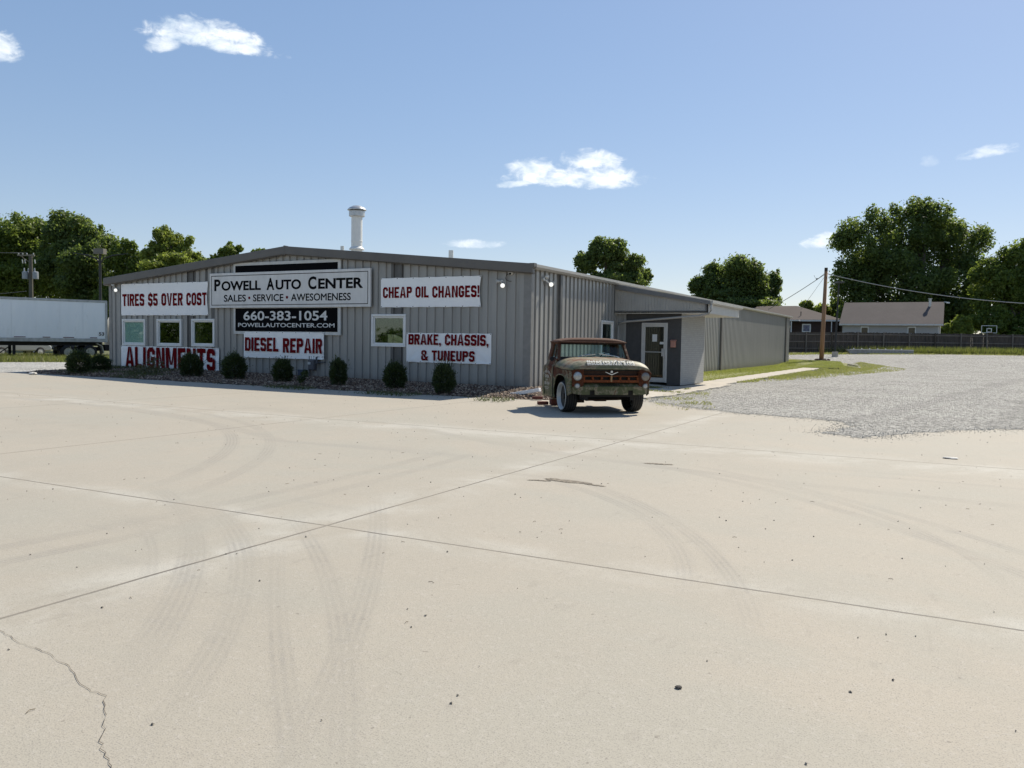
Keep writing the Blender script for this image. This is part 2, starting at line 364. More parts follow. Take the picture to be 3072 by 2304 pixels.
def jersey(ch):
    w, s = .62, S_; h = s * .92; mid = .5
    J = lambda *p: list(p)
    stem = _r(0, 0, s, 1)
    if ch == 'I': return s, [stem]
    if ch == 'T': return w, [_r(0, 1 - h, w, 1), _r(w / 2 - s / 2, 0, w / 2 + s / 2, 1 - h)]
    if ch == 'L': return w * .9, [stem, _r(s, 0, w * .9, h)]
    if ch == 'E': return w * .9, [stem, _r(s, 0, w * .9, h), _r(s, .5 - h * .42, w * .76, .5 + h * .42), _r(s, 1 - h, w * .9, 1)]
    if ch == 'H': return w, [stem, _r(w - s, 0, w, 1), _r(s, .5 - h / 2, w - s, .5 + h / 2)]
    if ch == 'O': return w, _ring(w, 0, 1, ['b', 'br', 'r', 'tr', 't', 'tl', 'l', 'bl'])
    if ch == 'U': return w, _ring(w, 0, 1, ['b', 'br', 'bl']) + [_r(0, CH, s, 1), _r(w - s, CH, w, 1)]
    if ch == 'C': return w, _ring(w, 0, 1, ['b', 'br', 'tr', 't', 'tl', 'l', 'bl'], stubs=[('r', CH, .36), ('r', .64, 1 - CH)])
    if ch == 'G': return w, _ring(w, 0, 1, ['b', 'br', 'tr', 't', 'tl', 'l', 'bl'], stubs=[('r', CH, .36), ('r', .66, 1 - CH)]) + [_r(w * .5, .36, w, .36 + h)]
    if ch in 'S$':
        a = .5 - h / 2; b = .5 + h / 2; c = .13
        p = _ring(w, a, 1, ['b', 'bl', 'l', 'tl', 't', 'tr'], c=c, stubs=[('r', .7, 1 - c)]) + _ring(w, 0, b, ['tr', 'r', 'br', 'b', 'bl'], c=c, stubs=[('l', c, .3)])
        if ch == '$': p += [_r(w / 2 - .05, 1, w / 2 + .05, 1.1), _r(w / 2 - .05, -.1, w / 2 + .05, 0)]
        return w, p
    if ch == '5':
        b = .62; c = .14
        return w, [_r(0, 1 - h, w * .95, 1), _r(0, b - h, s, 1 - h)] + _ring(w, 0, b, ['t', 'tr', 'r', 'br', 'b', 'bl'], c=c, stubs=[('l', c, .3)])[:] + [_r(s, b - h, s + .02, b)]
    if ch == 'D': return w, [stem] + [_r(s, 0, w - CH, h), _r(s, 1 - h, w - CH, 1)] + _ring(w, 0, 1, ['br', 'r', 'tr'])
    if ch in 'PR':
        y0 = .42; c = .14
        p = [stem, _r(s, 1 - h, w - c, 1), _r(s, y0, w - c, y0 + h)] + _ring(w, y0, 1, ['br', 'r', 'tr'], c=c)
        if ch == 'R': p.append([(w - s - .02, 0), (w + .02, 0), (w * .66 + s * .35, y0), (w * .66 - s * .6, y0)])
        return w, p
    if ch == 'B':
        c = .12
        return w, [stem, _r(s, 1 - h, w - c, 1), _r(s, .5 - h / 2, w - c, .5 + h / 2), _r(s, 0, w - c, h)] + _ring(w, .5 - h / 2, 1, ['br', 'r', 'tr'], c=c) + _ring(w, 0, .5 + h / 2, ['br', 'r', 'tr'], c=c)
    if ch == 'A':
        w = .72; a = .12
        return w, [[(0, 0), (s, 0), (w / 2, 1), (w / 2 - a, 1)], [(w - s, 0), (w, 0), (w / 2 + a, 1), (w / 2, 1)], _r(w * .25, .2, w * .75, .2 + h * .8)]
    if ch == 'V':
        w = .7; a = .12
        return w, [[(w / 2 - a, 0), (w / 2, 0), (s, 1), (0, 1)], [(w / 2, 0), (w / 2 + a, 0), (w, 1), (w - s, 1)]]
    if ch == 'N': return w + .06, [stem, _r(w + .06 - s, 0, w + .06, 1), [(w + .06 - s - .03, 0), (w + .06 - s + .06, 0), (s + .05, 1), (s - .06, 1)]]
    if ch == 'M':
        w = .84; a = .1
        return w, [stem, _r(w - s, 0, w, 1), [(w / 2 - a, .22), (w / 2, .22), (s + .05, 1), (s - .08, 1)], [(w / 2, .22), (w / 2 + a, .22), (w - s + .08, 1), (w - s - .05, 1)]]
    if ch == 'K': return w, [stem, [(s, .36), (s, .62), (w - s + .03, 1), (w + .02, 1)], [(w - s, 0), (w + .03, 0), (s + .2, .62), (s + .06, .46)]]
    if ch == '!': return s, [_r(0, 0, s, .2), [(.03, .3), (s - .03, .3), (s, 1), (0, 1)]]
    if ch == ',': return s, [_r(0, 0, s, .2), [(.07, -.17), (.12, -.17), (s, 0), (.07, 0)]]
    if ch == '&':
        w = .68
        return w, _ring(.5, .52, 1, ['br', 'r', 'tr', 't', 'tl', 'l', 'bl'], s=.17, c=.12) + _ring(.56, 0, .56, ['tl', 'l', 'bl', 'b', 'br'], s=.18, c=.13) + [[(w - .2, 0), (w, 0), (.30, .66), (.12, .62)], [(.42, .13), (.56, .13), (w, .4), (w - .15, .4)]]
    return .3, []
def jersey_polys(text):
    x = 0; vs, fs = [], []; k_ = 0
    for ch in text:
        if ch == ' ': x += .34; continue
        w, ps = jersey(ch)
        for p in ps:
            o = len(vs); vs += [(x + q[0], q[1], (k_ % 7) * .0006) for q in p]; fs.append(tuple(range(o, o + len(p)))); k_ += 1
        x += w + .1
    x -= .1
    return [(v[0] / x, v[1], v[2]) for v in vs], fs
def letters(mb, text, x0, x1, z0, z1, place, style='jersey', bold=0):  # place(x, z, lift) -> 3-D point
    vs, fs = jersey_polys(text) if style == 'jersey' else font_polys(text, bold)
    return mb.add([place(x0 + v[0] * (x1 - x0), z0 + v[1] * (z1 - z0), v[2] if len(v) > 2 else 0) for v in vs], fs)

# ================================================================ SETTING
rng = np.random.default_rng(7)
def ground_mat():
    mt, nt, b = node_mat('meadow'); t = NT(nt)
    f = t.noise(.6, 8, .65, .4); g = t.noise(14, 6, .7)
    col = t.ramp(t.m('ADD', t.m('MULTIPLY', f, .6), t.m('MULTIPLY', g, .45)), [(.3, (.075, .075, .028)), (.5, (.085, .10, .03)), (.68, (.20, .17, .095)), (.8, (.27, .24, .17))])
    t.l(col, b.inputs['Base Color']); b.inputs['Roughness'].default_value = .95; t.l(t.bump(g, .6, .05), b.inputs['Normal'])
    return mt
def concrete_mat():
    mt, nt, b = node_mat('lot_concrete'); t = NT(nt)
    co = t.coord(); X, Y, Z = t.sep(co)
    X = t.m('ADD', t.m('MULTIPLY', t.m('SUBTRACT', X, CAM.x), 1 / LOTK), CAM.x); Y = t.m('ADD', t.m('MULTIPLY', t.m('SUBTRACT', Y, CAM.y), 1 / LOTK), CAM.y)
    n_big = t.noise(.16, 5, .6, .6); n_mid = t.noise(.9, 8, .68, .5); n_fine = t.noise(38, 5, .7); n_grit = t.noise(140, 2, .6)
    streak = t.noise(.5, 7, .65, .3, stretch=(.25, 2.2, 1))
    col = t.ramp(t.m('ADD', t.m('MULTIPLY', n_big, .5), t.m('MULTIPLY', n_mid, .5)), [(.30, (.318, .291, .240)), (.43, (.362, .328, .268)), (.60, (.386, .345, .280)), (.76, (.366, .338, .284))])
    # cooler grey zone between the joints where cars turn
    cool = t.m('MULTIPLY', t.step(t.noise(.30, 6, .62, 1.2, off=(4, 9, 0)), .43, .64), .6)
    col = t.mix(cool, col, (.348, .330, .276))
    col = t.mix(t.m('MULTIPLY', t.step(streak, .58, .75), .35), col, (.265, .25, .222))
    def line(v, at_, w, wob):                                      # sawn joints
        d = t.m('ABSOLUTE', t.m('SUBTRACT', t.m('ADD', v, t.m('MULTIPLY', t.m('SUBTRACT', n_mid, .5), wob)), at_))
        return t.m('SUBTRACT', 1, t.step(d, w * .55, w))
    jt = None
    for v, a, w in ((Y, -16.85, .015), (Y, -10.3, .019), (X, 6.74, .016), (X, 1.0, .015), (X, 12.6, .014), (X, -4.8, .015), (Y, -23.4, .012)):
        l_ = t.m('MULTIPLY', line(v, a, w, .03), t.step(n_fine, .2, .42))
        jt = l_ if jt is None else t.m('MAXIMUM', jt, l_)
    # halo of dust and damp along joints, tyre scrubs as arcs
    halo = None
    for v, a, w in ((Y, -16.85, .35), (X, 6.74, .55), (Y, -10.6, .9)):
        d = t.m('ABSOLUTE', t.m('SUBTRACT', v, a)); h_ = t.m('SUBTRACT', 1, t.step(d, 0, w)); halo = h_ if halo is None else t.m('MAXIMUM', halo, h_)
    col = t.mix(t.m('MULTIPLY', halo, t.m('MULTIPLY', t.step(n_mid, .40, .64), .75)), col, (.46, .44, .385))
    arcs = None
    for (cx, cy, r, w, x0, x1, y0, y1) in ((.14, -25.05, 9.59, .085, 4, 9, -20, -15.6), (.61, -24.44, 8.79, .075, 4, 8.6, -20, -15.4), (1.62, -23.69, 7.87, .08, 5, 9, -20.4, -16), (2.48, -22.81, 6.70, .06, 5.4, 8, -19, -16), (2.6, -22.9, 6.1, .05, 5, 8, -19, -15),
                                          (5.11, -18.08, 4.59, .07, 6.8, 10.4, -17.6, -13), (3.64, -19.31, 6.67, .08, 7, 10.8, -18, -12.8), (3.47, -20.66, 9.35, .08, 7, 12.6, -17.5, -11.4), (6.68, -16.88, 4.65, .06, 7.6, 12, -16.5, -11.2), (3.2, -20.9, 10.1, .06, 8, 13, -17, -11),
                                          (-2.69, -28.61, 14.89, .07, 6, 10, -20.5, -16), (36.77, 9.92, 40.57, .06, 6, 9.6, -21, -17.2), (-13.14, -31.7, 25.2, .08, 6, 9.6, -20.5, -15.5), (-20, -16.2, 25.45, .09, 3, 7.5, -20, -12.5), (-20, -16.2, 25.85, .08, 3, 7.5, -20, -12.5), (12, 4, 17, .12, -14, 14, -14, -10), (-6, -30, 19, .14, -12, 10, -14, -9), (-4, -20, 9, .10, -6, 7, -17, -9), (-4, -20, 9.5, .09, -6, 7, -17, -9)):
        dx = t.m('SUBTRACT', X, cx); dy = t.m('SUBTRACT', Y, cy)
        rr = t.m('SQRT', t.m('ADD', t.m('MULTIPLY', dx, dx), t.m('MULTIPLY', dy, dy)))
        dd = t.m('ABSOLUTE', t.m('SUBTRACT', t.m('ADD', rr, t.m('MULTIPLY', t.m('SUBTRACT', n_mid, .5), .06)), r))
        band = t.m('MULTIPLY', t.m('SUBTRACT', 1, t.step(dd, w * .6, w * 1.25)), t.m('ADD', .66, t.m('MULTIPLY', t.m('SINE', t.m('MULTIPLY', rr, 150)), .34)))
        win = t.m('MULTIPLY', t.m('MULTIPLY', t.step(X, x0, x0 + 1), t.m('SUBTRACT', 1, t.step(X, x1 - 1, x1))), t.m('MULTIPLY', t.step(Y, y0, y0 + 1.5), t.m('SUBTRACT', 1, t.step(Y, y1 - 1, y1))))
        q = t.m('MULTIPLY', band, win); arcs = q if arcs is None else t.m('MAXIMUM', arcs, q)
    col = t.mix(t.m('MULTIPLY', arcs, t.m('ADD', .10, t.m('MULTIPLY', t.m('MULTIPLY', t.step(n_mid, .38, .66), t.step(n_fine, .35, .6)), .42))), col, (.17, .162, .15))
    spots = t.step(t.noise(2.6, 3, .5, off=(8, 1, 0)), .735, .77)
    col = t.mix(t.m('MULTIPLY', spots, .25), col, (.26, .24, .21))
    col = t.mix(t.m('MULTIPLY', t.step(n_fine, .52, .68), .42), col, (.45, .415, .365))
    col = t.mix(t.m('MULTIPLY', t.step(n_grit, .53, .66), .7), col, (.22, .2, .175))
    pit = t.step(t.noise(22, 2, .5, off=(3, 6, 1)), .73, .77); col = t.mix(t.m('MULTIPLY', pit, .5), col, (.15, .13, .11))
    col = t.mix(t.m('MULTIPLY', t.step(t.noise(9, 4, .6, off=(2, 2, 7), stretch=(1, .35, 1)), .60, .72), .22), col, (.24, .215, .18))
    col = t.mix(t.m('MULTIPLY', jt, t.m('ADD', .35, t.m('MULTIPLY', t.step(n_mid, .3, .6), .4))), col, (.09, .075, .06))
    t.l(col, b.inputs['Base Color']); b.inputs['Roughness'].default_value = .82; b.inputs['Specular IOR Level'].default_value = .3
    h = t.m('SUBTRACT', t.m('ADD', t.m('MULTIPLY', n_fine, .6), t.m('MULTIPLY', n_grit, .5)), t.m('MULTIPLY', jt, 2))
    t.l(t.bump(h, .35, .008), b.inputs['Normal'])
    return mt
def gravel_mat(name, base):
    mt, nt, b = node_mat(name); t = NT(nt)
    v = t.n('ShaderNodeTexVoronoi'); v.inputs['Scale'].default_value = 30; t.l(t.coord(), v.inputs['Vector'])
    v2 = t.n('ShaderNodeTexVoronoi'); v2.inputs['Scale'].default_value = 13; t.l(t.coord(), v2.inputs['Vector'])
    rnd = t.sep(v.outputs['Color'])[0]; big = t.noise(.35, 6, .6, .5); g = t.sep(v2.outputs['Color'])[1]
    f = t.m('ADD', t.m('ADD', t.m('MULTIPLY', rnd, .42), t.m('MULTIPLY', big, .30)), t.m('MULTIPLY', g, .30))
    col = t.ramp(f, [(.25, tuple(c * .34 for c in base)), (.5, base), (.78, tuple(min(.8, c * 1.75) for c in base))])
    X, Y, Z = t.sep(t.coord())
    tr = None
    for (x0, sl, w) in ((9.6, .17, .45), (12.2, .13, .5), (14.6, .22, .4)):   # darker wheel tracks
        d = t.m('ABSOLUTE', t.m('SUBTRACT', t.m('SUBTRACT', X, x0), t.m('ADD', t.m('MULTIPLY', Y, sl), t.m('MULTIPLY', t.m('SUBTRACT', big, .5), 2))))
        q = t.m('SUBTRACT', 1, t.step(d, w * .4, w)); tr = q if tr is None else t.m('MAXIMUM', tr, q)
    col = t.mix(t.m('MULTIPLY', tr, .28), col, tuple(c * .5 for c in base))
    t.l(col, b.inputs['Base Color']); b.inputs['Roughness'].default_value = .9
    t.l(t.bump(v.outputs['Distance'], 1.0, .035), b.inputs['Normal'])
    return mt
M_GROUND, M_CONC, M_GRAVEL, M_GRAVEL2 = ground_mat(), concrete_mat(), gravel_mat('crushed_stone', (.295, .283, .255)), gravel_mat('pale_stone', (.38, .37, .34))
M_WALK = simple('walk_concrete', (.42, .38, .32), .9, var=.18, scale=2.5, bump=.2)

gp = [(-320, -320), (320, -320), (320, 420), (-320, 420)]
sheet('ground', [(-90, -110), (90, -110), (90, 130), (-90, 130)], -.07, M_GROUND, 1.0)
far_ground = MB()
for q in ([(-900, -900), (900, -900), (900, -110), (-900, -110)], [(-900, 130), (900, 130), (900, 900), (-900, 900)], [(-900, -110), (-90, -110), (-90, 130), (-900, 130)], [(90, -110), (900, -110), (900, 130), (90, 130)]):
    far_ground.add([(p[0], p[1], (.80 if p[1] > 100 else -.08)) for p in q], [(0, 1, 2, 3)])
tag(far_ground.build('terrain', M_GROUND), kind='structure')

GRAVEL = [(3.34, .93), (4.52, -2.25), (5.93, -3.6), (7.1, -4.31), (8.08, -4.62), (8.89, -4.85), (9.25, -5.28), (9.3, -6.35), (9.05, -7.35), (9.73, -7.86), (10.14, -7.02), (10.59, -6.2), (11.29, -5.24), (12.11, -4.56),
          (15, -3.2), (22, -1), (46, 4), (46, 82), (17, 66.0), (8.5, 60.9), (2.5, 56.8), (-3, 54), (-30, 47), (-30, 43), (-1, 49.3), (2.6, 47.8), (5.2, 43), (5.2, 30), (4.6, 20), (3.6, 12), (3.45, 9.4)]
BED = [(-18.9, -3.35), (-10, -3.5), (-3, -3.65), (1.6, -3.6), (2.3, -3.35), (2.0, -1), (1.0, 2.5), (0.0, 3.2), (0, 0), (-18.9, 0.4)]
LOT = [(-72, -3.0), (-18.9, -3.0), (-18.9, -1.6), (1.2, -1.6), (1.6, -.5), (3.4, 1.4), (8, 1.4), (14, 1), (22, 2), (46, 7), (46, -95), (-72, -95)]
GRAVEL = [lot(*p) if p[1] < 20 else p for p in GRAVEL]; BED = [lot(*p) if p[1] < -2 else p for p in BED]
sheet('concrete_lot', LOT, .0, M_CONC, 1.0)
sheet('gravel_lot', GRAVEL, .004, M_GRAVEL, 1.0, jitter=.12)
gA, gB = on_ground(0, 1087), on_ground(330, 1084)
LANE = [(-72, -2.8), (-18.7, -2.8), (-18.8, 1.2), (gB.x, gB.y), (gA.x, gA.y), (-72, gA.y + (gA.y - gB.y) / max(1, gB.x - gA.x) * 30)]
sheet('gravel_lane', LANE, .006, M_GRAVEL2, 2.0, jitter=.15)
BED_EDGE = [lot(x, y) for x, y in ((-18.9, -3.35), (-10, -3.5), (-3, -3.65), (1.6, -3.6), (2.3, -3.35))]
def bed_edge(x):
    for (xa, ya), (xb, yb) in zip(BED_EDGE, BED_EDGE[1:]):
        if x <= xb: return ya + (yb - ya) * max(0, (x - xa) / (xb - xa))
    return BED_EDGE[-1][1]
def bed_h(x, y): return gz(x, y) + .07 * sstep((y - bed_edge(x)) / .45)
M_SOIL = simple('bed_soil', (.05, .03, .02), .95, var=.5, scale=9, bump=.5)
sheet('planting_bed', BED, .006, M_SOIL, .5, jitter=.1, height=bed_h)
sheet('path', [(.02, .5), (3.5, .3), (3.75, 2), (3.7, 9.6), (3.35, 10.2), (3.3, 37.5), (2.05, 38), (2.1, 10.4), (.02, 10.4)], .04, M_WALK, 1.0, jitter=.05)

# loose stones, counted by nobody
def stones(name, pts, size, mt, flat=.6, seed=3):
    rg = np.random.default_rng(seed); n = len(pts); pts = np.asarray(pts)
    dirs = np.array([(1, 0, 0), (0, 1, 0), (-1, 0, 0), (0, -1, 0), (0, 0, 1), (0, 0, -1)], float)
    fi = np.array([(0, 1, 4), (1, 2, 4), (2, 3, 4), (3, 0, 4), (1, 0, 5), (2, 1, 5), (3, 2, 5), (0, 3, 5)])
    sz = size * rg.uniform(.45, 1.35, (n, 1, 1)) * rg.uniform(.65, 1.25, (n, 6, 1))
    an = rg.uniform(0, 6.28, n); ca, sa = np.cos(an), np.sin(an)
    v = dirs[None] * sz; v[:, :, 2] *= flat
    x = v[:, :, 0] * ca[:, None] - v[:, :, 1] * sa[:, None]; y = v[:, :, 0] * sa[:, None] + v[:, :, 1] * ca[:, None]
    v = np.stack([x, y, v[:, :, 2]], -1) + pts[:, None, :]
    o = np_mesh(name, v[:, fi.ravel()].reshape(-1, 3), 3, mt); o['kind'] = 'stuff'; return o
def stone_mat(name, cols):
    mt, nt, b = node_mat(name); t = NT(nt); rnd = t.n('ShaderNodeNewGeometry').outputs['Random Per Island']
    n = len(cols); t.l(t.ramp(rnd, [((i + .5) / n, c) for i, c in enumerate(cols)]), b.inputs['Base Color']); b.inputs['Roughness'].default_value = .8; return mt
def scatter(poly, n, hf, lift=0, seed=1, keep=None):
    rg = random.Random(seed); xs = [p[0] for p in poly]; ys = [p[1] for p in poly]; out_ = []; tries = 0
    while len(out_) < n and tries < n * 40:
        tries += 1; x = rg.uniform(min(xs), max(xs)); y = rg.uniform(min(ys), max(ys))
        if inside(poly, x, y) and (keep is None or rg.random() < keep(x, y)): out_.append((x, y, hf(x, y) + lift))
    return out_
M_ROCK = stone_mat('river_rock', [(.045, .022, .014), (.09, .05, .03), (.26, .19, .13), (.055, .03, .02), (.42, .33, .24), (.15, .09, .055)])
stones('bed_stones', scatter(BED, 16000, bed_h, .012, 5), .048, M_ROCK)
M_CHIP = stone_mat('stone_chip', [(.30, .285, .25), (.45, .43, .38), (.36, .34, .30), (.55, .53, .48), (.20, .19, .17)])
near = [p for p in GRAVEL if p[1] < 3]
def edge_pts(n, spread, seed):
    rg = random.Random(seed); e = [(near[i], near[i + 1]) for i in range(len(near) - 1) if near[i + 1][0] < 26]; L = [math.dist(a, b) for a, b in e]; out_ = []
    for _ in range(n):
        a, b = rg.choices(e, L)[0]; t = rg.random(); x = a[0] + (b[0] - a[0]) * t + rg.gauss(0, spread); y = a[1] + (b[1] - a[1]) * t + rg.gauss(0, spread)
        out_.append((x, y, gz(x, y) + .010))
    return out_
stones('edge_gravel', edge_pts(5000, .2, 4) + edge_pts(1500, .5, 9), .0085, M_CHIP, .7)
M_PEB = stone_mat('pebble', [(.05, .045, .04), (.20, .18, .15), (.10, .09, .075), (.38, .34, .28), (.06, .05, .045)])
pts = scatter([(-22, -3.9), (2, -4.2), (8, -5.5), (9, -9), (14, -6), (30, -4), (30, -23), (-10, -23)], 1500, gz, .004, 21)
stones('lot_pebbles', pts, .0075, M_PEB, .7, 6)
# twigs and crumbs of leaf
tw = MB(); rg = random.Random(12)
for _ in range(90):
    x = rg.uniform(3, 15); y = rg.uniform(-20, -9); a = rg.uniform(0, 6.28); L = rg.uniform(.012, .045)
    tw.tube([(x, y, gz(x, y) + .004), (x + L * .5 * math.cos(a), y + L * .5 * math.sin(a), gz(x, y) + .007), (x + L * math.cos(a + .3), y + L * math.sin(a + .3), gz(x, y) + .004)], .0016, 4)
tag(tw.build('twigs', simple('twig', (.13, .10, .06), .9, var=.4)), kind='stuff')
# crack in the slab, the worn hole at the joint
M_CRACK = simple('crack_dirt', (.10, .085, .07), .95, var=.3, scale=20)
cw = MB(); rg = random.Random(5); cp = [on_ground(px * 1.3888, py * 1.3888) for px, py in ((-20, 1350), (0, 1362), (45, 1390), (100, 1412), (150, 1440), (180, 1485), (225, 1505), (225, 1570), (218, 1610), (240, 1659), (250, 1700))]
fine_ = []
for a, b in zip(cp, cp[1:]):
    for j in range(6):
        q = a.lerp(b, j / 6); fine_.append(q + Vector((rg.uniform(-.008, .008), rg.uniform(-.008, .008), 0)))
for a, b in zip(fine_, fine_[1:]):
    d = (b - a); s_ = Vector((-d.y, d.x, 0)).normalized() * rg.uniform(.0003, .0019)
    cw.add([(p.x, p.y, gz(p.x, p.y) + .004) for p in (a - s_, a + s_, b + s_, b - s_)], [(0, 1, 2, 3)])
tag(cw.build('slab_crack', M_CRACK), kind='structure')
hole = MB(); rg = random.Random(3)
for (cx, cy, a, b_, an) in ((7.50, -14.0, .30, .075, -.1), (7.22, -14.12, .13, .03, .3), (7.9, -12.3, .2, .05, .2), (7.82, -14.07, .12, .03, -.1)):
    ring = [(cx + (a * math.cos(k_ / 22 * 6.283) * math.cos(an) - b_ * math.sin(k_ / 22 * 6.283) * math.sin(an)) * rg.uniform(.7, 1.15), cy + (a * math.cos(k_ / 22 * 6.283) * math.sin(an) + b_ * math.sin(k_ / 22 * 6.283) * math.cos(an)) * rg.uniform(.6, 1.2)) for k_ in range(22)]; ring = [lot(*p) for p in ring]
    hole.add([(x, y, gz(x, y) + .004) for x, y in ring], [tuple(range(22))])
tag(hole.build('slab_chips', simple('worn_slab', (.20, .17, .13), .95, var=.6, scale=30, bump=.6)), kind='structure')

# grass
def blades(name, pts, h, w, mt, lean=.35, seed=2):
    rg = np.random.default_rng(seed); p = np.asarray(pts); n = len(p); an = rg.uniform(0, 6.283, n); hh = h * rg.uniform(.45, 1.25, n); ww = w * rg.uniform(.6, 1.3, n)
    le = rg.normal(0, lean, (n, 2)) * hh[:, None]; dx = np.cos(an) * ww; dy = np.sin(an) * ww
    a = p + np.stack([-dx, -dy, np.zeros(n)], 1); b = p + np.stack([dx, dy, np.zeros(n)], 1); c = p + np.stack([le[:, 0], le[:, 1], hh], 1)
    o = np_mesh(name, np.stack([a, b, c], 1).reshape(-1, 3), 3, mt); o['kind'] = 'stuff'; return o
M_LAWN = leaf_mat('lawn_blade', (.19, .205, .05), (.30, .30, .085), (.44, .40, .17), .5)
M_DRY = leaf_mat('dry_blade', (.20, .20, .06), (.33, .30, .11), (.50, .43, .22), .5)
M_WEED = leaf_mat('weed_blade', (.085, .10, .03), (.155, .16, .05), (.32, .27, .11), .4)
sheet('lawn', [(.02, 10.4), (2.08, 10.4), (2.05, 38), (4.6, 40), (4.2, 45), (2.5, 47.5), (-.5, 48.5), (-6, 48), (-6, 44.4), (.02, 44.4)], .03, simple('lawn_soil', (.20, .20, .075), .95, var=.35, scale=3), 2.0)
blades('lawn_grass', scatter([(.05, 10.4), (2.05, 10.4), (2.0, 38), (4.6, 40), (3.5, 47), (-5, 48), (-5, 44.5), (.05, 44.5)], 42000, gz, .02, 31), .07, .014, M_LAWN, .5)
blades('verge_grass', scatter([(3.3, 11.5), (4.2, 14), (5.5, 20), (7, 30), (8.5, 40), (5, 47), (3.3, 40)], 16000, gz, .02, 32, keep=lambda x, y: .15 + .85 * (math.sin(x * 2.1 + y * .33) * math.sin(y * .5 + x) > -.1) * (1 if x < 3.4 + (y - 8) * .10 else .22)), .07, .018, M_DRY, .7)
blades('gravel_grass', scatter([(3.4, .2), (4.6, -2), (5.6, -3.2), (6, -2), (5, 1), (3.9, 6)], 650, gz, .02, 33, keep=lambda x, y: 1 if math.sin(x * 3.1 + 1) * math.sin(y * 2.3) > .15 else .06), .06, .01, M_DRY, .8)
blades('crack_weeds', scatter([(.6, 5.2), (3.3, 5.0), (3.3, 5.5), (.6, 5.8)], 500, gz, .05, 36, keep=lambda x, y: 1 if math.sin(x * 4) > .1 else .05) + scatter([(2.0, 3.4), (3.7, 3.0), (3.7, 3.3), (2.0, 3.8)], 260, gz, .05, 37), .06, .012, M_WEED, .9)
fA, fB = at(2210, 1060, 77), at(3200, 1066, 77)
fdir = (fB - fA).xy.normalized(); fn = Vector((fdir.y, -fdir.x))
def fence_pt(s, off): q = fA.xy + fdir * s + fn * off; return (q.x, q.y)
sL = (at(2640, 1060, 77).xy - fA.xy).length
wp = scatter([fence_pt(sL - 6, .4), fence_pt(48, .4), fence_pt(48, 3.2), fence_pt(sL + 3, 2.8)], 15000, gz, 0, 41)
blades('tall_weeds', wp, .66, .035, M_WEED, .3)
blades('fence_grass', scatter([fence_pt(-14, .5), fence_pt(48, .5), fence_pt(48, 4.2), fence_pt(-14, 4.2)], 12000, gz, 0, 42, keep=lambda x, y: .3 + .7 * (math.sin(x * 1.3) * math.sin(y) > -.2)), .14, .03, M_DRY, .6)
blades('lane_grass', scatter([(gB.x + 3, gB.y - .2), (gB.x + 2, gB.y + 8), (gA.x - 10, gA.y + 9), (gA.x - 16, gA.y - .2), (gA.x, gA.y - .2)], 20000, gz, 0, 43), .30, .022, M_WEED, .35)
blades('bed_weeds', scatter([(-18, -3.3), (-13, -3.3), (-13, -.2), (-18, -.2)], 2600, bed_h, .02, 44, keep=lambda x, y: 1 if math.sin(x * 2.2) * math.sin(y * 2 + 1) > -.2 else .1) + scatter([(-9.4, -3.4), (-3, -3.5), (1, -3.6), (1, -2.6), (-9.4, -2.6)], 900, bed_h, .02, 45, keep=lambda x, y: 1 if math.sin(x * 1.7) > .2 else .03), .10, .012, leaf_mat('bed_leaf', (.03, .045, .015), (.06, .075, .02), (.12, .11, .04), .2), .8)

# ================================================================ THE SHOP BUILDING
def wall_metal():
    mt, nt, b = node_mat('painted_panel'); t = NT(nt)
    n = t.noise(.8, 6, .6, .3, stretch=(2.5, 2.5, .35)); d = t.noise(5, 6, .65, .2, stretch=(1, 1, .12))
    col = t.ramp(t.m('ADD', t.m('MULTIPLY', n, .6), t.m('MULTIPLY', d, .4)), [(.3, (.256, .251, .233)), (.55, (.303, .297, .275)), (.75, (.350, .342, .316))])
    zz = t.sep(t.coord())[2]; spl = t.m('MULTIPLY', t.m('SUBTRACT', 1, t.step(t.m('ADD', zz, t.m('MULTIPLY', t.noise(3.5, 5, .65, off=(1, 2, 3)), .5)), .25, .62)), .5)
    col = t.mix(spl, col, (.17, .145, .115)); drip = t.step(t.noise(4, 5, .6, stretch=(3, 3, .06), off=(2, 0, 0)), .60, .74); col = t.mix(t.m('MULTIPLY', drip, .28), col, (.17, .16, .14))
    t.l(col, b.inputs['Base Color']); b.inputs['Roughness'].default_value = .32; b.inputs['Specular IOR Level'].default_value = .5
    MATS['wall'] = mt; return mt
M_WALL = wall_metal()
M_DARKPANEL = simple('dark_panel', (.10, .098, .092), .45, var=.15, scale=2)
M_TRIM = simple('dark_trim', (.115, .105, .092), .4, var=.12, scale=1.5, stretch=(1, 1, .3))
M_GUTTER = simple('gutter_paint', (.36, .345, .31), .4, var=.08, scale=2)
M_ROOF = simple('roof_metal', (.33, .33, .31), .4, var=.12, scale=1.5)
M_WHITE = simple('white_vinyl', (.74, .74, .71), .4, var=.05, scale=4, dirt=((.45, .43, .38), .35))
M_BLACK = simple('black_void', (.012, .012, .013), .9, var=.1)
M_SOFFIT = simple('soffit_white', (.50, .485, .44), .6, var=.07, scale=3)
M_STUCCO = simple('dark_entry_paint', (.066, .064, .061), .85, var=.12, scale=8, bump=.25)
M_GLASS = glassy('window_glass', clear=.92, gloss=.075)
M_GLASSD = glassy('door_glass', clear=.35, gloss=.06)
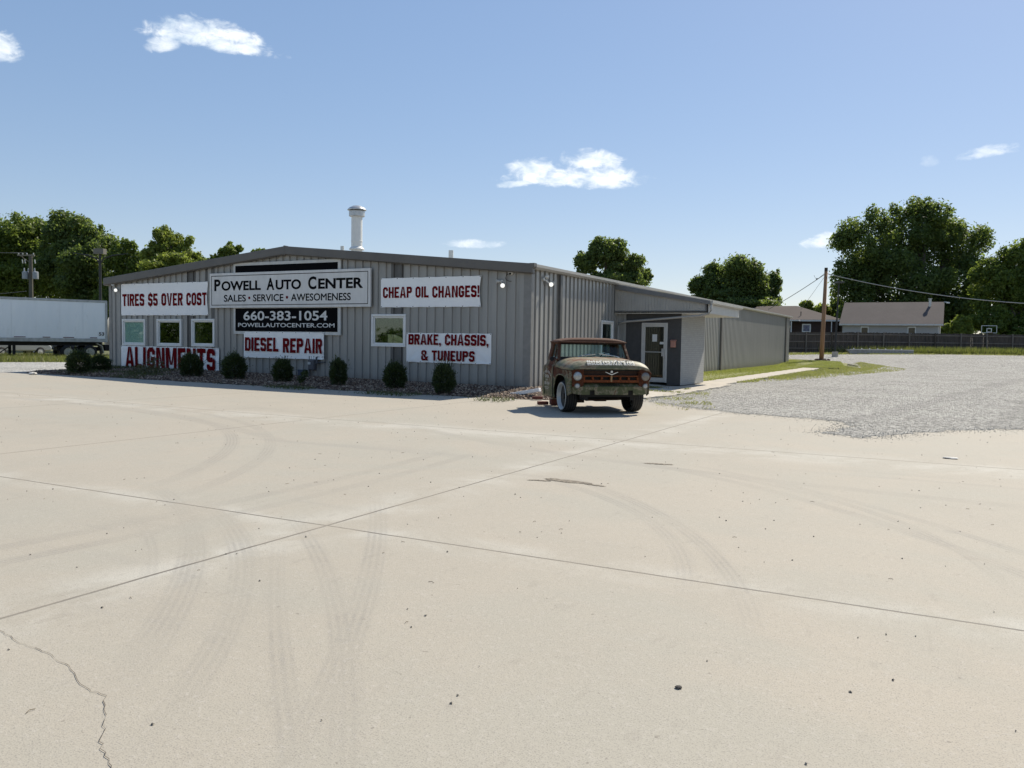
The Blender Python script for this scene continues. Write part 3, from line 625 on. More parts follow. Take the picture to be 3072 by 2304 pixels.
def brick_mat(name, c1, c2, mortar, rot=None, scale=1.0):
    mt, nt, b = node_mat(name); t = NT(nt); X, Y, Z = t.sep(t.coord())
    cb = t.n('ShaderNodeCombineXYZ'); t.l(t.m('ADD', X, Y), cb.inputs[0]); t.l(Z, cb.inputs[1])
    br = t.n('ShaderNodeTexBrick'); t.l(cb.outputs[0], br.inputs['Vector']); br.inputs['Scale'].default_value = scale
    br.inputs['Brick Width'].default_value = .21; br.inputs['Row Height'].default_value = .072; br.inputs['Mortar Size'].default_value = .006; br.inputs['Mortar Smooth'].default_value = .3
    br.inputs['Color1'].default_value = (*c1, 1); br.inputs['Color2'].default_value = (*c2, 1); br.inputs['Mortar'].default_value = (*mortar, 1)
    t.l(br.outputs['Color'], b.inputs['Base Color']); b.inputs['Roughness'].default_value = .8
    t.l(t.bump(t.m('SUBTRACT', 1, br.outputs['Fac']), .5, .012), b.inputs['Normal']); return mt
M_BRICK = brick_mat('painted_brick', (.31, .31, .295), (.35, .35, .33), (.25, .25, .24))

PER, RIB = .314, .040
RIB_F = [(0.0, 0.040), (.46, .040), (.50, 0.0), (.90, 0.0), (.915, -.035), (.945, -.035), (.955, .040), (1.0, .040)]
def rib_depth(a):
    f = (a / PER) % 1.0
    for (f0, d0), (f1, d1) in zip(RIB_F, RIB_F[1:]):
        if f <= f1: return d0 + (d1 - d0) * (f - f0) / (f1 - f0)
    return .04
def rib_panel(mb, place, a0, a1, zb, zt, holes=()):
    br = {a0, a1}
    k0 = math.floor(a0 / PER)
    for k_ in range(k0, math.ceil(a1 / PER) + 1):
        for f in [q[0] for q in RIB_F[:-1]]:
            a = (k_ + f) * PER
            if a0 < a < a1: br.add(a)
    for h in holes: br |= {h[0], h[1]}
    br = sorted(br)
    for p, q in zip(br, br[1:]):
        if q - p < 1e-6: continue
        segs = [(zb, None)]
        mid = (p + q) / 2; hs = [h for h in holes if h[0] <= mid <= h[1]]
        dp, dq = rib_depth(p + 1e-7), rib_depth(q - 1e-7)
        def quad(z0p, z0q, z1p, z1q): mb.add([place(p, dp, z0p), place(q, dq, z0q), place(q, dq, z1q), place(p, dp, z1p)], [(0, 1, 2, 3)])
        if hs: quad(zb, zb, hs[0][2], hs[0][2]); quad(hs[0][3], hs[0][3], zt(p), zt(q))
        else: quad(zb, zb, zt(p), zt(q))
WID, LEN, MIDX = 18.68, 44.3, -9.34
def roof_z(x): return 4.57 - .0925 * abs(x - MIDX)
shop = thing('auto_shop_building', 'long low grey ribbed metal shop building with banners across its gable front', 'building')
WIN = [(-17.94, -16.60, 1.04, 2.075), (-15.95, -14.60, 1.045, 2.075), (-14.06, -12.86, 1.06, 2.085), (-5.74, -4.38, 1.195, 2.24)]
SWIN = (5.50, 6.66, .95, 2.22)
fw = MB(); rib_panel(fw, lambda a, d, z: (a, -d, z), -WID, 0, -.1, lambda a: roof_z(a) - .2, [(w[0] + .04, w[1] - .04, w[2] + .04, w[3] - .04) for w in WIN])
fw.build('front_wall', M_WALL, shop)
sw = MB(); rib_panel(sw, lambda a, d, z: (d, a, z), 0, LEN, -.1, lambda a: 3.6, [(SWIN[0] + .04, SWIN[1] - .04, SWIN[2] + .04, SWIN[3] - .04)])
sw.build('side_wall', M_WALL, shop)
bw = MB(); bw.prism([(-WID, -.1), (0, -.1), (0, 3.6), (MIDX, 4.45), (-WID, 3.6)], 'y', LEN - .02, LEN + .02); bw.box(-WID - .02, .03, -.1, -WID + .02, LEN - .05, 3.6)
bw.build('back_wall', M_WALL, shop)
# inside of the building, dark behind the panes
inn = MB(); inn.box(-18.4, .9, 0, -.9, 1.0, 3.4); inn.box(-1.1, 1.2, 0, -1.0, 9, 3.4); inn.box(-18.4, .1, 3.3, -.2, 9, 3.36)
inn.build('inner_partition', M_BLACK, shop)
# dark accent strips where the frame columns stand, corner posts
for x0, x1 in ((-14.30, -13.84), (-4.98, -4.51)):
    hs = [w for w in WIN if w[0] < x0 and w[1] > x1]
    for zb, zt in ([(-.1, hs[0][2] + .02), (hs[0][3] - .02, None)] if hs else [(-.1, None)]):
        a = MB(); holes = [(w[0], w[1], w[2] + .02, w[3] - .02) for w in WIN if w not in hs and w[0] < x1 and w[1] > x0]
        rib_panel(a, lambda q, d, z: (q, -d - .004, z), x0, x1, zb, (lambda q: roof_z(q) - .2) if zt is None else (lambda q: zt), holes); a.build('accent_panel', M_DARKPANEL, shop)
ct = MB(); ct.box(-.20, -.05, -.1, .048, -.034, 3.6); ct.box(.034, -.034, -.1, .05, .10, 3.6); ct.build('corner_trim', simple('corner_grey', (.21, .205, .19), .45), shop)
ct = MB(); ct.box(-WID - .05, -.05, -.1, -WID + .12, -.034, 3.55); ct.box(-WID - .05, -.034, -.1, -WID - .034, .2, 3.55); ct.build('corner_trim', MATS['corner_grey'], shop)
# roof sheets with ribs, dark rake trim, gutter
rf = MB()
def roof_pt(a, d, x): return (x, a, roof_z(x) - .03 + d)
prof = []
k_ = -0.2
while k_ < LEN + .3:
    prof += [(k_, 0), (k_ + .20, 0), (k_ + .225, .03), (k_ + .275, .03), (k_ + .30, 0)]; k_ += PER
for (p, dp), (q, dq) in zip(prof, prof[1:]):
    for xa, xb in ((-WID - .12, MIDX), (MIDX, .12)):
        rf.add([roof_pt(p, dp, xa), roof_pt(q, dq, xa), roof_pt(q, dq, xb), roof_pt(p, dp, xb)], [(0, 1, 2, 3)])
rf.build('roof', M_ROOF, shop)
rk = MB()
for xa, xb in ((-WID - .16, MIDX), (MIDX, .16)):
    za, zb = roof_z(xa) - .02, roof_z(xb) - .02
    rk.prism([(xa, za - .26), (xb, zb - .26), (xb, zb + .015), (xa, za + .015)], 'y', -.22, -.06)
    rk.prism([(xa, za - .285), (xb, zb - .285), (xb, zb - .26), (xa, za - .26)], 'y', -.19, -.05)
rk.build('rake_trim', M_TRIM, shop, bevel=.012)
cap = MB(); cap.prism([(MIDX - .03, roof_z(MIDX) - .30), (MIDX + .03, roof_z(MIDX) - .30), (MIDX + .03, roof_z(MIDX) + .012), (MIDX, roof_z(MIDX) + .016), (MIDX - .03, roof_z(MIDX) + .012)], 'y', -.226, -.05); cap.build('ridge_cap', M_TRIM, shop)
gt = MB(); gt.prism([(.045, 3.54), (.15, 3.54), (.21, 3.60), (.21, 3.68), (.045, 3.68)], 'y', -.05, LEN + .3); gt.build('gutter', M_GUTTER, shop)
ge = MB(); ge.prism([(.04, 3.53), (.155, 3.53), (.217, 3.595), (.217, 3.70), (.04, 3.70)], 'y', -.226, -.052); ge.build('gutter_end', M_TRIM, shop)
for y0, y1 in ((1.86, 2.02), (22.62, 22.95), (42.45, 42.8)):
    dn = MB(); dn.box(.034, y0, 0, .12, y1, 3.52); dn.build('downspout', M_TRIM if y0 > 5 else M_DARKPANEL, shop, bevel=.01)
# windows
def window(w, blind=False, axis='front'):
    x0, x1, z0, z1 = w; fwid = .075
    def P(a, d, z): return (a, -d, z) if axis == 'front' else (d, a, z)
    def bx(mb, a0, a1, d0, d1, q0, q1):
        A, B = P(a0, d0, q0), P(a1, d1, q1); mb.box(*A, *B)
    f = MB()
    bx(f, x0, x1, -.02, .075, z0, z0 + fwid); bx(f, x0, x1, -.02, .075, z1 - fwid, z1)
    bx(f, x0, x0 + fwid, -.02, .072, z0 + fwid, z1 - fwid); bx(f, x1 - fwid, x1, -.02, .072, z0 + fwid, z1 - fwid)
    fr = f.build('window', M_WHITE, shop, bevel=.008)
    s_ = MB(); g = .05
    bx(s_, x0 + fwid, x1 - fwid, -.01, .04, z0 + fwid, z0 + fwid + g); bx(s_, x0 + fwid, x1 - fwid, -.01, .04, z1 - fwid - g, z1 - fwid)
    bx(s_, x0 + fwid, x0 + fwid + g, -.01, .038, z0 + fwid + g, z1 - fwid - g); bx(s_, x1 - fwid - g, x1 - fwid, -.01, .038, z0 + fwid + g, z1 - fwid - g)
    s_.build('sash', M_WHITE, fr, bevel=.006)
    p = MB(); e = fwid + g - .01; bx(p, x0 + e, x1 - e, .008, .014, z0 + e, z1 - e); p.build('pane', M_GLASS, fr)
    if blind:
        q = MB(); bx(q, x0 + e, x1 - e, -.006, .004, z0 + e, z1 - e); q.build('blind', simple('pale_blind', (.62, .70, .66), .8, var=.06), fr)
    return fr
for i, w in enumerate(WIN): window(w, i == 0)
window(SWIN, axis='side')
# entry canopy on the side
YC, PX = 6.80, 3.50
can = MB()
can.prism([(.05, 2.60), (3.37, 2.58), (3.37, 2.83), (.05, 3.38)], 'y', YC, YC + .04); n_b = 31
cano = can.build('canopy', M_SOFFIT, shop)
bat = MB()
for i in range(n_b):
    x = .05 + 3.32 * i / n_b; xe = x + 3.32 / n_b - .012
    zt = lambda q: 3.38 - (q - .05) / 3.32 * .55
    bat.prism([(x, 2.60), (xe, 2.60), (xe, zt(xe)), (x, zt(x))], 'y', YC - .018, YC)
bat.build('board_siding', simple('siding_grey', (.36, .345, .305), .7, var=.08, scale=3), cano)
fs_ = MB(); fs_.prism([(.02, 3.385), (3.55, 2.80), (3.55, 2.93), (.02, 3.55)], 'y', YC - .10, YC + .05); fs_.box(.06, YC - .03, 2.565, 3.42, YC + .01, 2.60); fs_.box(3.372, YC - .03, 2.6, 3.42, YC + .02, 2.82)
fs_.build('fascia', simple('canopy_trim', (.155, .15, .14), .45), cano)
so = MB(); so.box(.05, YC + .045, 2.50, 3.46, 11.35, 2.53); so.box(3.46, YC + .02, 2.50, 3.50, 11.4, 2.86); so.prism([(.05, 2.5), (3.46, 2.5), (3.46, 2.86), (.05, 3.40)], 'y', 11.36, 11.4); so.build('soffit', M_SOFFIT, cano)
cr = MB(); cr.prism([(.02, 3.50), (3.6, 2.90), (3.6, 2.93), (.02, 3.56)], 'y', YC + .055, 11.45); cr.build('canopy_roof', M_ROOF, cano)
cg = MB(); cg.prism([(3.51, 2.81), (3.60, 2.81), (3.64, 2.85), (3.64, 2.95), (3.51, 2.895)], 'y', YC - .05, 11.5); cg.build('canopy_gutter', M_GUTTER, cano)
cd = MB(); cd.tube([(3.58, YC - .01, 2.83), (3.58, YC - .02, 2.60), (3.50, YC - .02, 2.48), (3.2, YC + .02, 2.42), (.45, YC + .1, 2.21), (.20, YC + .1, 2.16), (.14, YC + .1, 2.05), (.13, YC + .1, .1)], .038, 8)
cd.build('canopy_downspout', M_GUTTER, cano, smooth=True)
YD, BX = 7.06, 2.47
en = MB(); en.box(.40, YD, -.05, 1.0, YD + .12, 2.5); en.box(1.97, YD, -.05, BX, YD + .12, 2.5); en.box(1.0, YD, 2.175, 1.97, YD + .12, 2.5); en.build('entry_wall', M_STUCCO, shop)
ep = MB(); rib_panel(ep, lambda a, d, z: (a, YD + .02 - d * .8, z), .04, .40, -.05, lambda a: 2.5); ep.build('entry_panel', M_WALL, shop)
bk = MB(); bk.box(BX - .1, YD + .003, -.05, BX + .004, 10.2, 2.5); bk.box(.04, 10.1, -.05, BX - .1, 10.2, 2.5); bk.build('brick_wall', M_BRICK, shop)
fl = MB(); M_ALU = simple('door_aluminium', (.50, .50, .48), .35, metal=.3, var=.06)
fl.box(1.0, YD - .02, .03, 1.07, YD + .06, 2.175); fl.box(1.90, YD - .02, .03, 1.97, YD + .06, 2.175); fl.box(1.07, YD - .02, 2.10, 1.90, YD + .06, 2.175)
dor = fl.build('door', M_ALU, shop, bevel=.006)
lf = MB(); lf.box(1.072, YD, .04, 1.14, YD + .045, 2.098); lf.box(1.83, YD, .04, 1.898, YD + .045, 2.098); lf.box(1.14, YD, .04, 1.83, YD + .045, .2); lf.box(1.14, YD, 2.03, 1.83, YD + .045, 2.098); lf.box(1.14, YD - .006, 1.11, 1.83, YD + .03, 1.135)
lf.build('door_leaf', M_ALU, dor, bevel=.004)
gl_ = MB(); gl_.box(1.14, YD + .015, .2, 1.83, YD + .022, 2.03); gl_.build('pane', M_GLASSD, dor)
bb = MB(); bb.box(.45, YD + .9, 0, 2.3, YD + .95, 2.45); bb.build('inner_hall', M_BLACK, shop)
hd = MB(); hd.box(1.775, YD - .055, .98, 1.83, YD - .004, 1.25); hd.tube([(1.85, YD - .01, 1.22), (1.85, YD - .07, 1.20), (1.85, YD - .07, 1.0), (1.85, YD - .01, .98)], .012, 6); hd.box(1.835, YD - .05, .90, 1.89, YD - .01, .98); hd.build('handle', simple('worn_handle', (.45, .45, .44), .4, metal=.5), dor)
for nm, x0, x1, z0, z1 in (('paper_notice', 1.41, 1.58, 1.50, 1.76), ('hours_sticker', 1.69, 1.83, 1.405, 1.49)):
    p = MB(); p.box(x0, YD - .004, z0, x1, YD + .013, z1); p.build(nm, simple('paper', (.62, .62, .59), .8, var=.04), dor)
mbx = thing('mailbox', 'copper coloured wall mailbox beside the glass entry door', 'mailbox', (2.2, YD, 1.3)); q = MB(); q.box(-.09, -.10, 0, .09, 0, .24); q.build('box', simple('copper_box', (.42, .20, .145), .5, var=.1), mbx, bevel=.01)
q = MB(); q.prism([(-.115, .22), (0, .22), (0, .28), (-.115, .24)], 'x', -.1, .1); q.build('lid', MATS['copper_box'], mbx)
# chimney and vent pipes through the roof
stv = 5.0
ch = MB(); zc = roof_z(-10.38)
ch.lathe([(0.220, zc - .05), (0.220, 6.34)], (-10.38, stv, 0), n=28); ch.lathe([(0.302, 5.02), (0.302, 5.06), (0.227, 5.14)], (-10.38, stv, 0), n=28); ch.lathe([(0.227, 5.34), (0.231, 5.35), (0.231, 5.37), (0.227, 5.38)], (-10.38, stv, 0), n=28)
M_CHIM = simple('chimney_white', (.66, .66, .63), .5, var=.06, scale=2.5, dirt=((.20, .18, .16), .8))
cho = ch.build('chimney', M_CHIM, shop, smooth=False)
cc = MB(); cc.lathe([(0.235, 6.33), (0.315, 6.36), (0.315, 6.55), (0.302, 6.57)], (-10.38, stv, 0), n=28); cc.lathe([(0.378, 6.60), (0.378, 6.625), (0.302, 6.70), (0.168, 6.77), (0.008, 6.79)], (-10.38, stv, 0), n=28); cc.build('chimney_cap', simple('cap_metal', (.50, .50, .49), .35, metal=.5, var=.2, scale=5), cho)
for x, zt, r in ((-11.12, 5.2, .075), (-5.9, 4.83, .09)):
    v = MB(); v.lathe([(r, roof_z(x) - .05), (r, zt)], (x, stv, 0), n=14); v.lathe([(r * 1.8, roof_z(x) - .04), (r * 1.1, roof_z(x) + .09)], (x, stv, 0), n=14); v.build('vent_pipe', simple('pvc', (.62, .62, .58), .5), shop)

# ---------------------------------------------------------------- signs and banners
M_SIGNW = simple('sign_white', (.66, .65, .62), .45, var=.07, scale=3, stretch=(1.5, 1, .4), dirt=((.40, .39, .35), .35))
M_SIGNB = simple('sign_black', (.006, .006, .007), .9, var=.1, spec=.05)
M_INK = simple('black_ink', (.008, .008, .009), .9, var=.1, spec=.05); M_RED = simple('red_ink', (.150, .003, .006), .85, var=.08, spec=.08); M_PALE = simple('pale_letter', (.66, .66, .63), .8, var=.05)
sg = thing('phone_sign', 'black panel sign with phone number and web address, behind the wide white sign', 'sign', (-9.42, -.07, 2.8))
x0, x1 = -11.86 + 9.42, -6.98 + 9.42
q = MB(); q.box(x0, -.03, -1.26, x1, .03, 1.27); q.build('board', simple('sign_frame', (.55, .55, .52), .5, var=.1, scale=4, dirt=((.33, .32, .29), .5)), sg, bevel=.006)
q = MB(); q.box(x0 + .10, -.036, .92, x1 - .12, -.031, 1.165); q.box(x0 + .10, -.036, -1.15, x1 - .12, -.031, -.345); q.build('black_field', M_SIGNB, sg)
pl = lambda ox, oy, oz, y: (lambda a, z, l: (a - ox, y - oy - l, z - oz))
q = MB(); pf = pl(-9.42, 0, 2.8, -.040); letters(q, '660-383-1054', -11.36, -7.53, 2.03, 2.36, pf, 'font', .018); q.build('phone_number', M_PALE, sg); q = MB(); letters(q, 'POWELLAUTOCENTER.COM', -11.62, -7.22, 1.795, 1.94, pf, 'font', .014); q.build('lettering', M_PALE, sg)
ms = thing('shop_sign', 'wide white shop name sign with black border, the largest sign on the front', 'sign', (-9.33, -.14, 3.1))
x0, x1 = -12.97 + 9.33, -5.70 + 9.33
q = MB(); q.box(x0, -.035, -.625, x1, .035, .62); q.build('board', M_SIGNW, ms, bevel=.006)
q = MB(); a, b, z0, z1, t_ = x0 + .09, x1 - .09, -.535, .53, .022
for bx_ in ((a, z0, b, z0 + t_), (a, z1 - t_, b, z1), (a, z0 + t_, a + t_, z1 - t_), (b - t_, z0 + t_, b, z1 - t_)): q.box(bx_[0], -.0385, bx_[1], bx_[2], -.036, bx_[3])
q.build('border_line', M_INK, ms)
pf = pl(-9.33, 0, 3.1, -.0385)
for word in ((('P', -12.73, -12.42, 3.08, 3.50), ('OWELL', -12.37, -10.46, 3.085, 3.43)), (('A', -10.19, -9.83, 3.08, 3.50), ('UTO', -9.77, -8.62, 3.085, 3.43)), (('C', -8.31, -7.95, 3.07, 3.51), ('ENTER', -7.87, -5.99, 3.085, 3.43))):
    q = MB()
    for tx, a, b, z0, z1 in word: letters(q, tx, a, b, z0, z1, pf, 'font', .034)
    q.build('lettering', M_INK, ms)
for tx, a, b in (('SALES', -12.25, -11.17), ('SERVICE', -10.83, -9.41), ('AWESOMENESS', -9.07, -6.49)): q = MB(); letters(q, tx, a, b, 2.69, 2.94, pf, 'font', .018); q.build('lettering', M_INK, ms)
for xd in (-11.01, -9.25): q = MB(); q.lathe([(.05, -.041), (.05, -.037)], (xd + 9.33, 0, 2.82 - 3.1), 'y', 14); q.build('red_dot', M_RED, ms)
M_BAN = simple('banner_vinyl', (.88, .88, .86), .42, var=.025, scale=3)
def banner(label, x0, x1, z0, z1, lines, seed, y=-.055, wr=.006, pull=0, creases=()):
    rg = random.Random(seed); ph = [rg.uniform(0, 6) for _ in range(6)]; cx, cz = (x0 + x1) / 2, z0
    b = thing('banner', label, 'banner', (cx, y, cz), 0, 'vinyl banners on the shop front')
    def sag(x, z):
        u = (x - x0) / (x1 - x0); w = (z - z0) / (z1 - z0)
        d = wr * (math.sin(x * 3.1 + ph[0] + z * 2) + .6 * math.sin(x * 7.3 + z * 5 + ph[1]) + .5 * math.sin(z * 9 + ph[2]))
        for (ex, ez, s_) in creases:
            dx, dz = (u - ex) * (x1 - x0), (w - ez) * (z1 - z0); r_ = math.hypot(dx, dz); d += s_ * math.cos(math.atan2(dz, dx) * 9) * math.exp(-r_ / .45) * min(1, r_ / .1)
        return -.004 - abs(wr) * 1.6 + d
    NX, NZ = 60, 18
    q = MB()
    def fn(u, v):
        z = v; x = x0 + u * (x1 - x0); zz = z0 + v * (z1 - z0)
        ed = pull * (math.sin(v * math.pi)) * (u ** 14); sc = .012 * abs(math.sin(u * math.pi * 6)) * (1 if v in (0, 1) else 0) * (1 if v == 0 else -1)
        return (x - ed - cx, sag(x, zz), zz + sc - cz)
    q.grid(fn, NX, NZ); q.build('sheet', M_BAN, b, smooth=True)
    n = 6; g0 = None
    for i in range(n + 1):
        for zz in (z0 + .025, z1 - .025):
            xg = x0 + .03 + (x1 - x0 - .06) * i / n
            if g0 is None: g = MB(); g.lathe([(.016, 0), (.016, .004)], (0, 0, 0), 'y', 8); gr_ = g0 = g.build('grommet', M_TRIM, b)
            else: gr_ = g0.copy(); C.objects.link(gr_)
            gr_.location = (xg - cx, sag(xg, zz) - .008, zz - cz)
    for (tx, a, c, w0, w1) in lines:
        L = MB(); letters(L, tx, a, c, w0, w1, lambda X, Z, l: (X - cx, sag(X, Z) - .006 - l - (.022 if creases else .004), Z - cz)); L.build('lettering', M_RED, b)
    return b
banner('white banner offering tires five dollars over cost, high at the left of the front', -17.98, -13.17, 2.21, 3.45, [('TIRES', -17.90, -16.62, 2.58, 3.05), ('$5', -16.40, -15.87, 2.58, 3.05), ('OVER', -15.66, -14.50, 2.58, 3.05), ('COST', -14.30, -13.24, 2.58, 3.05)], 1, wr=.003, pull=.05)
banner('white alignments banner with the tallest red letters, low under three small windows', -18.0, -12.61, .10, 1.03, [('ALIGNMENTS', -17.72, -12.78, .17, .99)], 2, wr=.006, y=-.06, creases=((0, 1, .02), (1, .5, .02), (1, 0, .02), (1, 1, .02)))
banner('white diesel repair banner hanging below the black phone number sign', -11.32, -7.65, .71, 1.635, [('DIESEL', -11.24, -9.65, .95, 1.43), ('REPAIR', -9.45, -7.70, .92, 1.42)], 3, y=-.125, wr=.005, creases=((1, 1, .012), (1, 0, .012)))
banner('white cheap oil changes banner at upper right of the front wall', -5.36, -1.635, 2.45, 3.395, [('CHEAP', -5.27, -4.15, 2.755, 3.10), ('OIL', -4.01, -3.52, 2.755, 3.10), ('CHANGES!', -3.38, -1.69, 2.745, 3.10)], 4, wr=.003, pull=.05)
banner('white brake, chassis and tuneups banner with two lines of red letters', -4.34, -1.255, .72, 1.655, [('BRAKE,', -4.25, -3.03, 1.28, 1.61), ('CHASSIS,', -2.88, -1.34, 1.275, 1.61), ('&', -3.76, -3.50, .79, 1.11), ('TUNEUPS', -3.37, -1.82, .79, 1.11)], 5, wr=.005, creases=((0, 0, .014), (1, 0, .014)))

# ---------------------------------------------------------------- floodlights, camera, meter, drain pipe, small things at the wall
M_LAMPW = simple('lamp_white', (.55, .55, .52), .4); M_LENS = glow('lit_lens', (1, .97, .88), .6); M_CABLE = simple('black_cable', (.015, .015, .015), .5)
def flood(label, loc, rz, heads, wires):
    f = thing('floodlight', label, 'floodlight', loc, rz, 'twin floodlights on the building corners')
    q = MB(); q.lathe([(.055, 0), (.055, -.03), (.04, -.045)], (0, 0, 0), 'y', 16); q.build('mount', M_LAMPW, f)
    w = MB(); w.tube(wires, .008, 6); w.build('cable', M_CABLE, f)
    for (p, d, lit_) in heads:
        p = Vector(p); d = Vector(d).normalized(); h = MB()
        h.tube([Vector((0, -.03, 0)), p - d * .10], .014, 6)
        h.tube([p - d * .11, p - d * .09, p - d * .02, p], [.02, .03, .048, .072], 16); ho = h.build('lamp_head', M_LAMPW, f, smooth=False)
        g = MB(); g.tube([p + d * .001, p + d * .008], [.066, .058], 16); g.build('lens', M_LENS if lit_ else M_LAMPW, ho)
    return f
cdir = Vector((.5, -.85, -.1))
flood('twin floodlight with one lit lamp beside the tires banner at left corner', (-18.42, -.035, 3.42), 0, [((.08, -.12, .02), (.45, -.75, .1), False), ((.27, -.14, -.22), cdir, True)], [(-.03, -.03, 0), (-.09, -.06, -.06), (-.10, -.06, -.17), (-.02, -.06, -.22), (.15, -.06, -.21), (.25, -.08, -.21)])
flood('twin floodlight with one lit lamp at right end of the front wall', (-.93, -.035, 3.20), 0, [((-.13, -.12, .0), (-.8, -.5, 0), False), ((.09, -.14, -.13), cdir, True)], [(0, -.03, 0), (.02, -.05, .0), (.05, -.05, -.05)])
flood('twin floodlight on the sunny side wall under the eave', (.05, .72, 3.30), R(90), [((.13, -.10, .06), (.85, -.5, -.3), False), ((.28, -.14, -.14), Vector((-.75, -.66, -.1)), True), ((.50, -.10, -.09), (.9, -.4, .1), False)], [(-.02, -.03, -.02), (-.10, -.06, -.08), (-.06, -.06, -.16), (.02, -.05, -.21)])
sc_ = thing('security_camera', 'round white dome camera with looping black cable under the eave', 'camera', (-.63, -.035, 3.45)); q = MB(); q.lathe([(.075, 0), (.075, -.05), (.06, -.07)], (0, 0, 0), 'y', 20); q.build('housing', M_LAMPW, sc_)
q = MB(); q.box(-.035, -.082, -.06, .03, -.06, -.01); q.build('lens', M_SIGNB, sc_); q = MB(); q.tube([(-.06, -.03, -.02), (-.14, -.04, -.07), (-.17, -.04, -.15), (-.13, -.04, -.22), (-.04, -.04, -.25), (.02, -.03, -.25)], .01, 6); q.build('cable', M_CABLE, sc_)
gm = thing('gas_meter', 'grey gas meter with pipes under the diesel repair banner', 'gas meter', (-8.12, -.12, bed_h(-8.1, -.2)))
M_GAS = simple('gas_grey', (.085, .085, .092), .55, var=.2)
q = MB(); q.box(-.15, -.12, .22, .11, .06, .60); q.build('body', M_GAS, gm, bevel=.04); q = MB(); q.box(-.14, -.128, .42, -.02, -.118, .50); q.build('dial', simple('dial', (.5, .5, .47), .5), gm)
q = MB(); q.tube([(-.17, 0, -.05), (-.17, 0, .70), (.04, 0, .70), (.04, 0, .58)], .024, 8); q.tube([(.10, 0, .50), (.16, 0, .68), (.50, 0, .68), (.52, 0, .50), (.20, 0, .49)], .022, 8); q.tube([(.16, 0, .68), (.14, 0, .45)], [.05, .05], 10); q.tube([(-.08, 0, .58), (-.08, 0, .70)], .02, 8); q.build('pipes', M_GAS, gm)
ub = thing('utility_box', 'small blue grey utility box at the wall foot near the gas meter', 'utility box', (-8.58, -.16, bed_h(-8.58, -.2))); q = MB(); q.box(-.13, -.08, -.02, .13, .06, .20); q.box(-.15, -.09, .2, .15, .07, .225); q.build('box', simple('box_blue', (.05, .07, .11), .6, var=.2), ub, bevel=.01)
dp = thing('drain_pipe', 'white downspout extension lying on the stones by the old pickup', 'drain pipe', (1.0, -2.3, .12))
A, B = on_ground(1533, 1190) + Vector((0, 0, .055)), at(1620, 1169.5, 22.4); o_ = Vector((1.0, -2.3, .12))
q = MB(); q.obox(A - o_, B - o_, .12, .10); q.build('tube', simple('pipe_white', (.80, .80, .78), .4, var=.03), dp, bevel=.012)
M_RBRICK = simple('red_brick', (.12, .038, .028), .85, var=.25, scale=12, bump=.3)
for x, y, a, lb in ((2.05, -3.62, .5, 'red brick lying on the bed edge behind the pickup tyre, leftmost of two'), (2.62, -3.35, .25, 'dark red brick half hidden under the pickup sill')):
    q = MB(); q.box(-.14, -.06, 0, .14, .06, .075); b = q.build('brick', M_RBRICK, None, bevel=.008); x, y = lot(x, y); b.location = (x, y, gz(x, y) + .03); b.rotation_euler = (0, 0, a); tag(b, lb, 'brick', 'loose red bricks')
for (px, py, r_, lb, nm) in ((2851, 1376, .065, 'flat pale chunk of broken concrete on the slab near the gravel', 'concrete_chunk'), (98, 1124, .14, 'pale rounded stone alone on the slab by the gravel lane', 'stone'), (2035, 2065, .016, 'small dark stone on the open concrete in the foreground', 'stone')):
    p = on_ground(px, py); q = MB(); rg = random.Random(px)
    q.lathe([(r_ * .7, 0), (r_, r_ * .25), (r_ * .8, r_ * .5), (r_ * .3, r_ * .62)], n=9); q.v = [(a * rg.uniform(.8, 1.2) * (1.6 if nm == 'concrete_chunk' else 1), b * rg.uniform(.8, 1.2), c * (.55 if nm == 'concrete_chunk' else 1.1)) for a, b, c in q.v]
    o = q.build(nm, simple('chunk_' + str(px), (.05, .045, .04) if r_ < .05 else (.55, .53, .49), .9, var=.2, scale=20)); o.location = (p.x, p.y, gz(p.x, p.y) + .001); tag(o, lb, 'stone' if nm == 'stone' else 'rubble')

# ================================================================ OLD PICKUP (x = driver side, -y = front)
TR = thing('old_pickup', 'rusty olive green vintage pickup cab with hashtag lettering across its hood', 'truck', (*lot(4.545, -5.80), gz(*lot(4.545, -5.80)) + .012), -0.885 + math.pi / 2)
TR.scale = (LOTK,) * 3
P_GREEN = patina('patina_green', -.07); P_HOOD = patina('patina_hood', -.06, green=(.135, .138, .082), rustc=(.15, .07, .036), scale=2.6, zb=(1.02, 1.06, .10))
P_RUST = patina('patina_rust', .20, rustc=(.085, .024, .008)); P_ROOF = patina('patina_roof', .16, green=(.11, .09, .055), rustc=(.085, .034, .018)); P_ORANGE = patina('grille_rust', .30, rustc=(.15, .040, .010)); P_SIDE = patina('patina_side', -.08, zb=(.56, .80, .16))
M_DARK = simple('truck_dark', (.012, .011, .010), .8); M_CHROME = simple('dull_chrome', (.60, .60, .58), .22, metal=.9, var=.1, scale=20)
M_TYRE = simple('tyre_rubber', (.014, .013, .013), .85, var=.25, scale=9); M_RIM = simple('rim_grey', (.42, .42, .40), .4, metal=.3, var=.08)
def fu(v):                                                        # half width of the body at a station
    if v > .35: return .835 - .05 * ((v - .35) / .42) ** 2
    return .835 + .012 * math.sin((v + 1.6) / 1.95 * math.pi)
def arch_z(v):                                                    # lower edge of the side, with the wheel opening
    if -.50 < v < .50:
        t = abs(v) / .50; return .35 + .405 * (1 - t ** 3.2) ** .55
    if v >= .5: return .36 + .045 * sstep((v - .5) / .2)
    return .245
side_top = lambda v: .885 + .03 * sstep((-v + .1) / .5)
def side_u(v, z): 
    t = (z - .24) / .66; return fu(v) - .045 * max(0, .35 - t) ** 1.5 - .018 * max(0, t - .55)
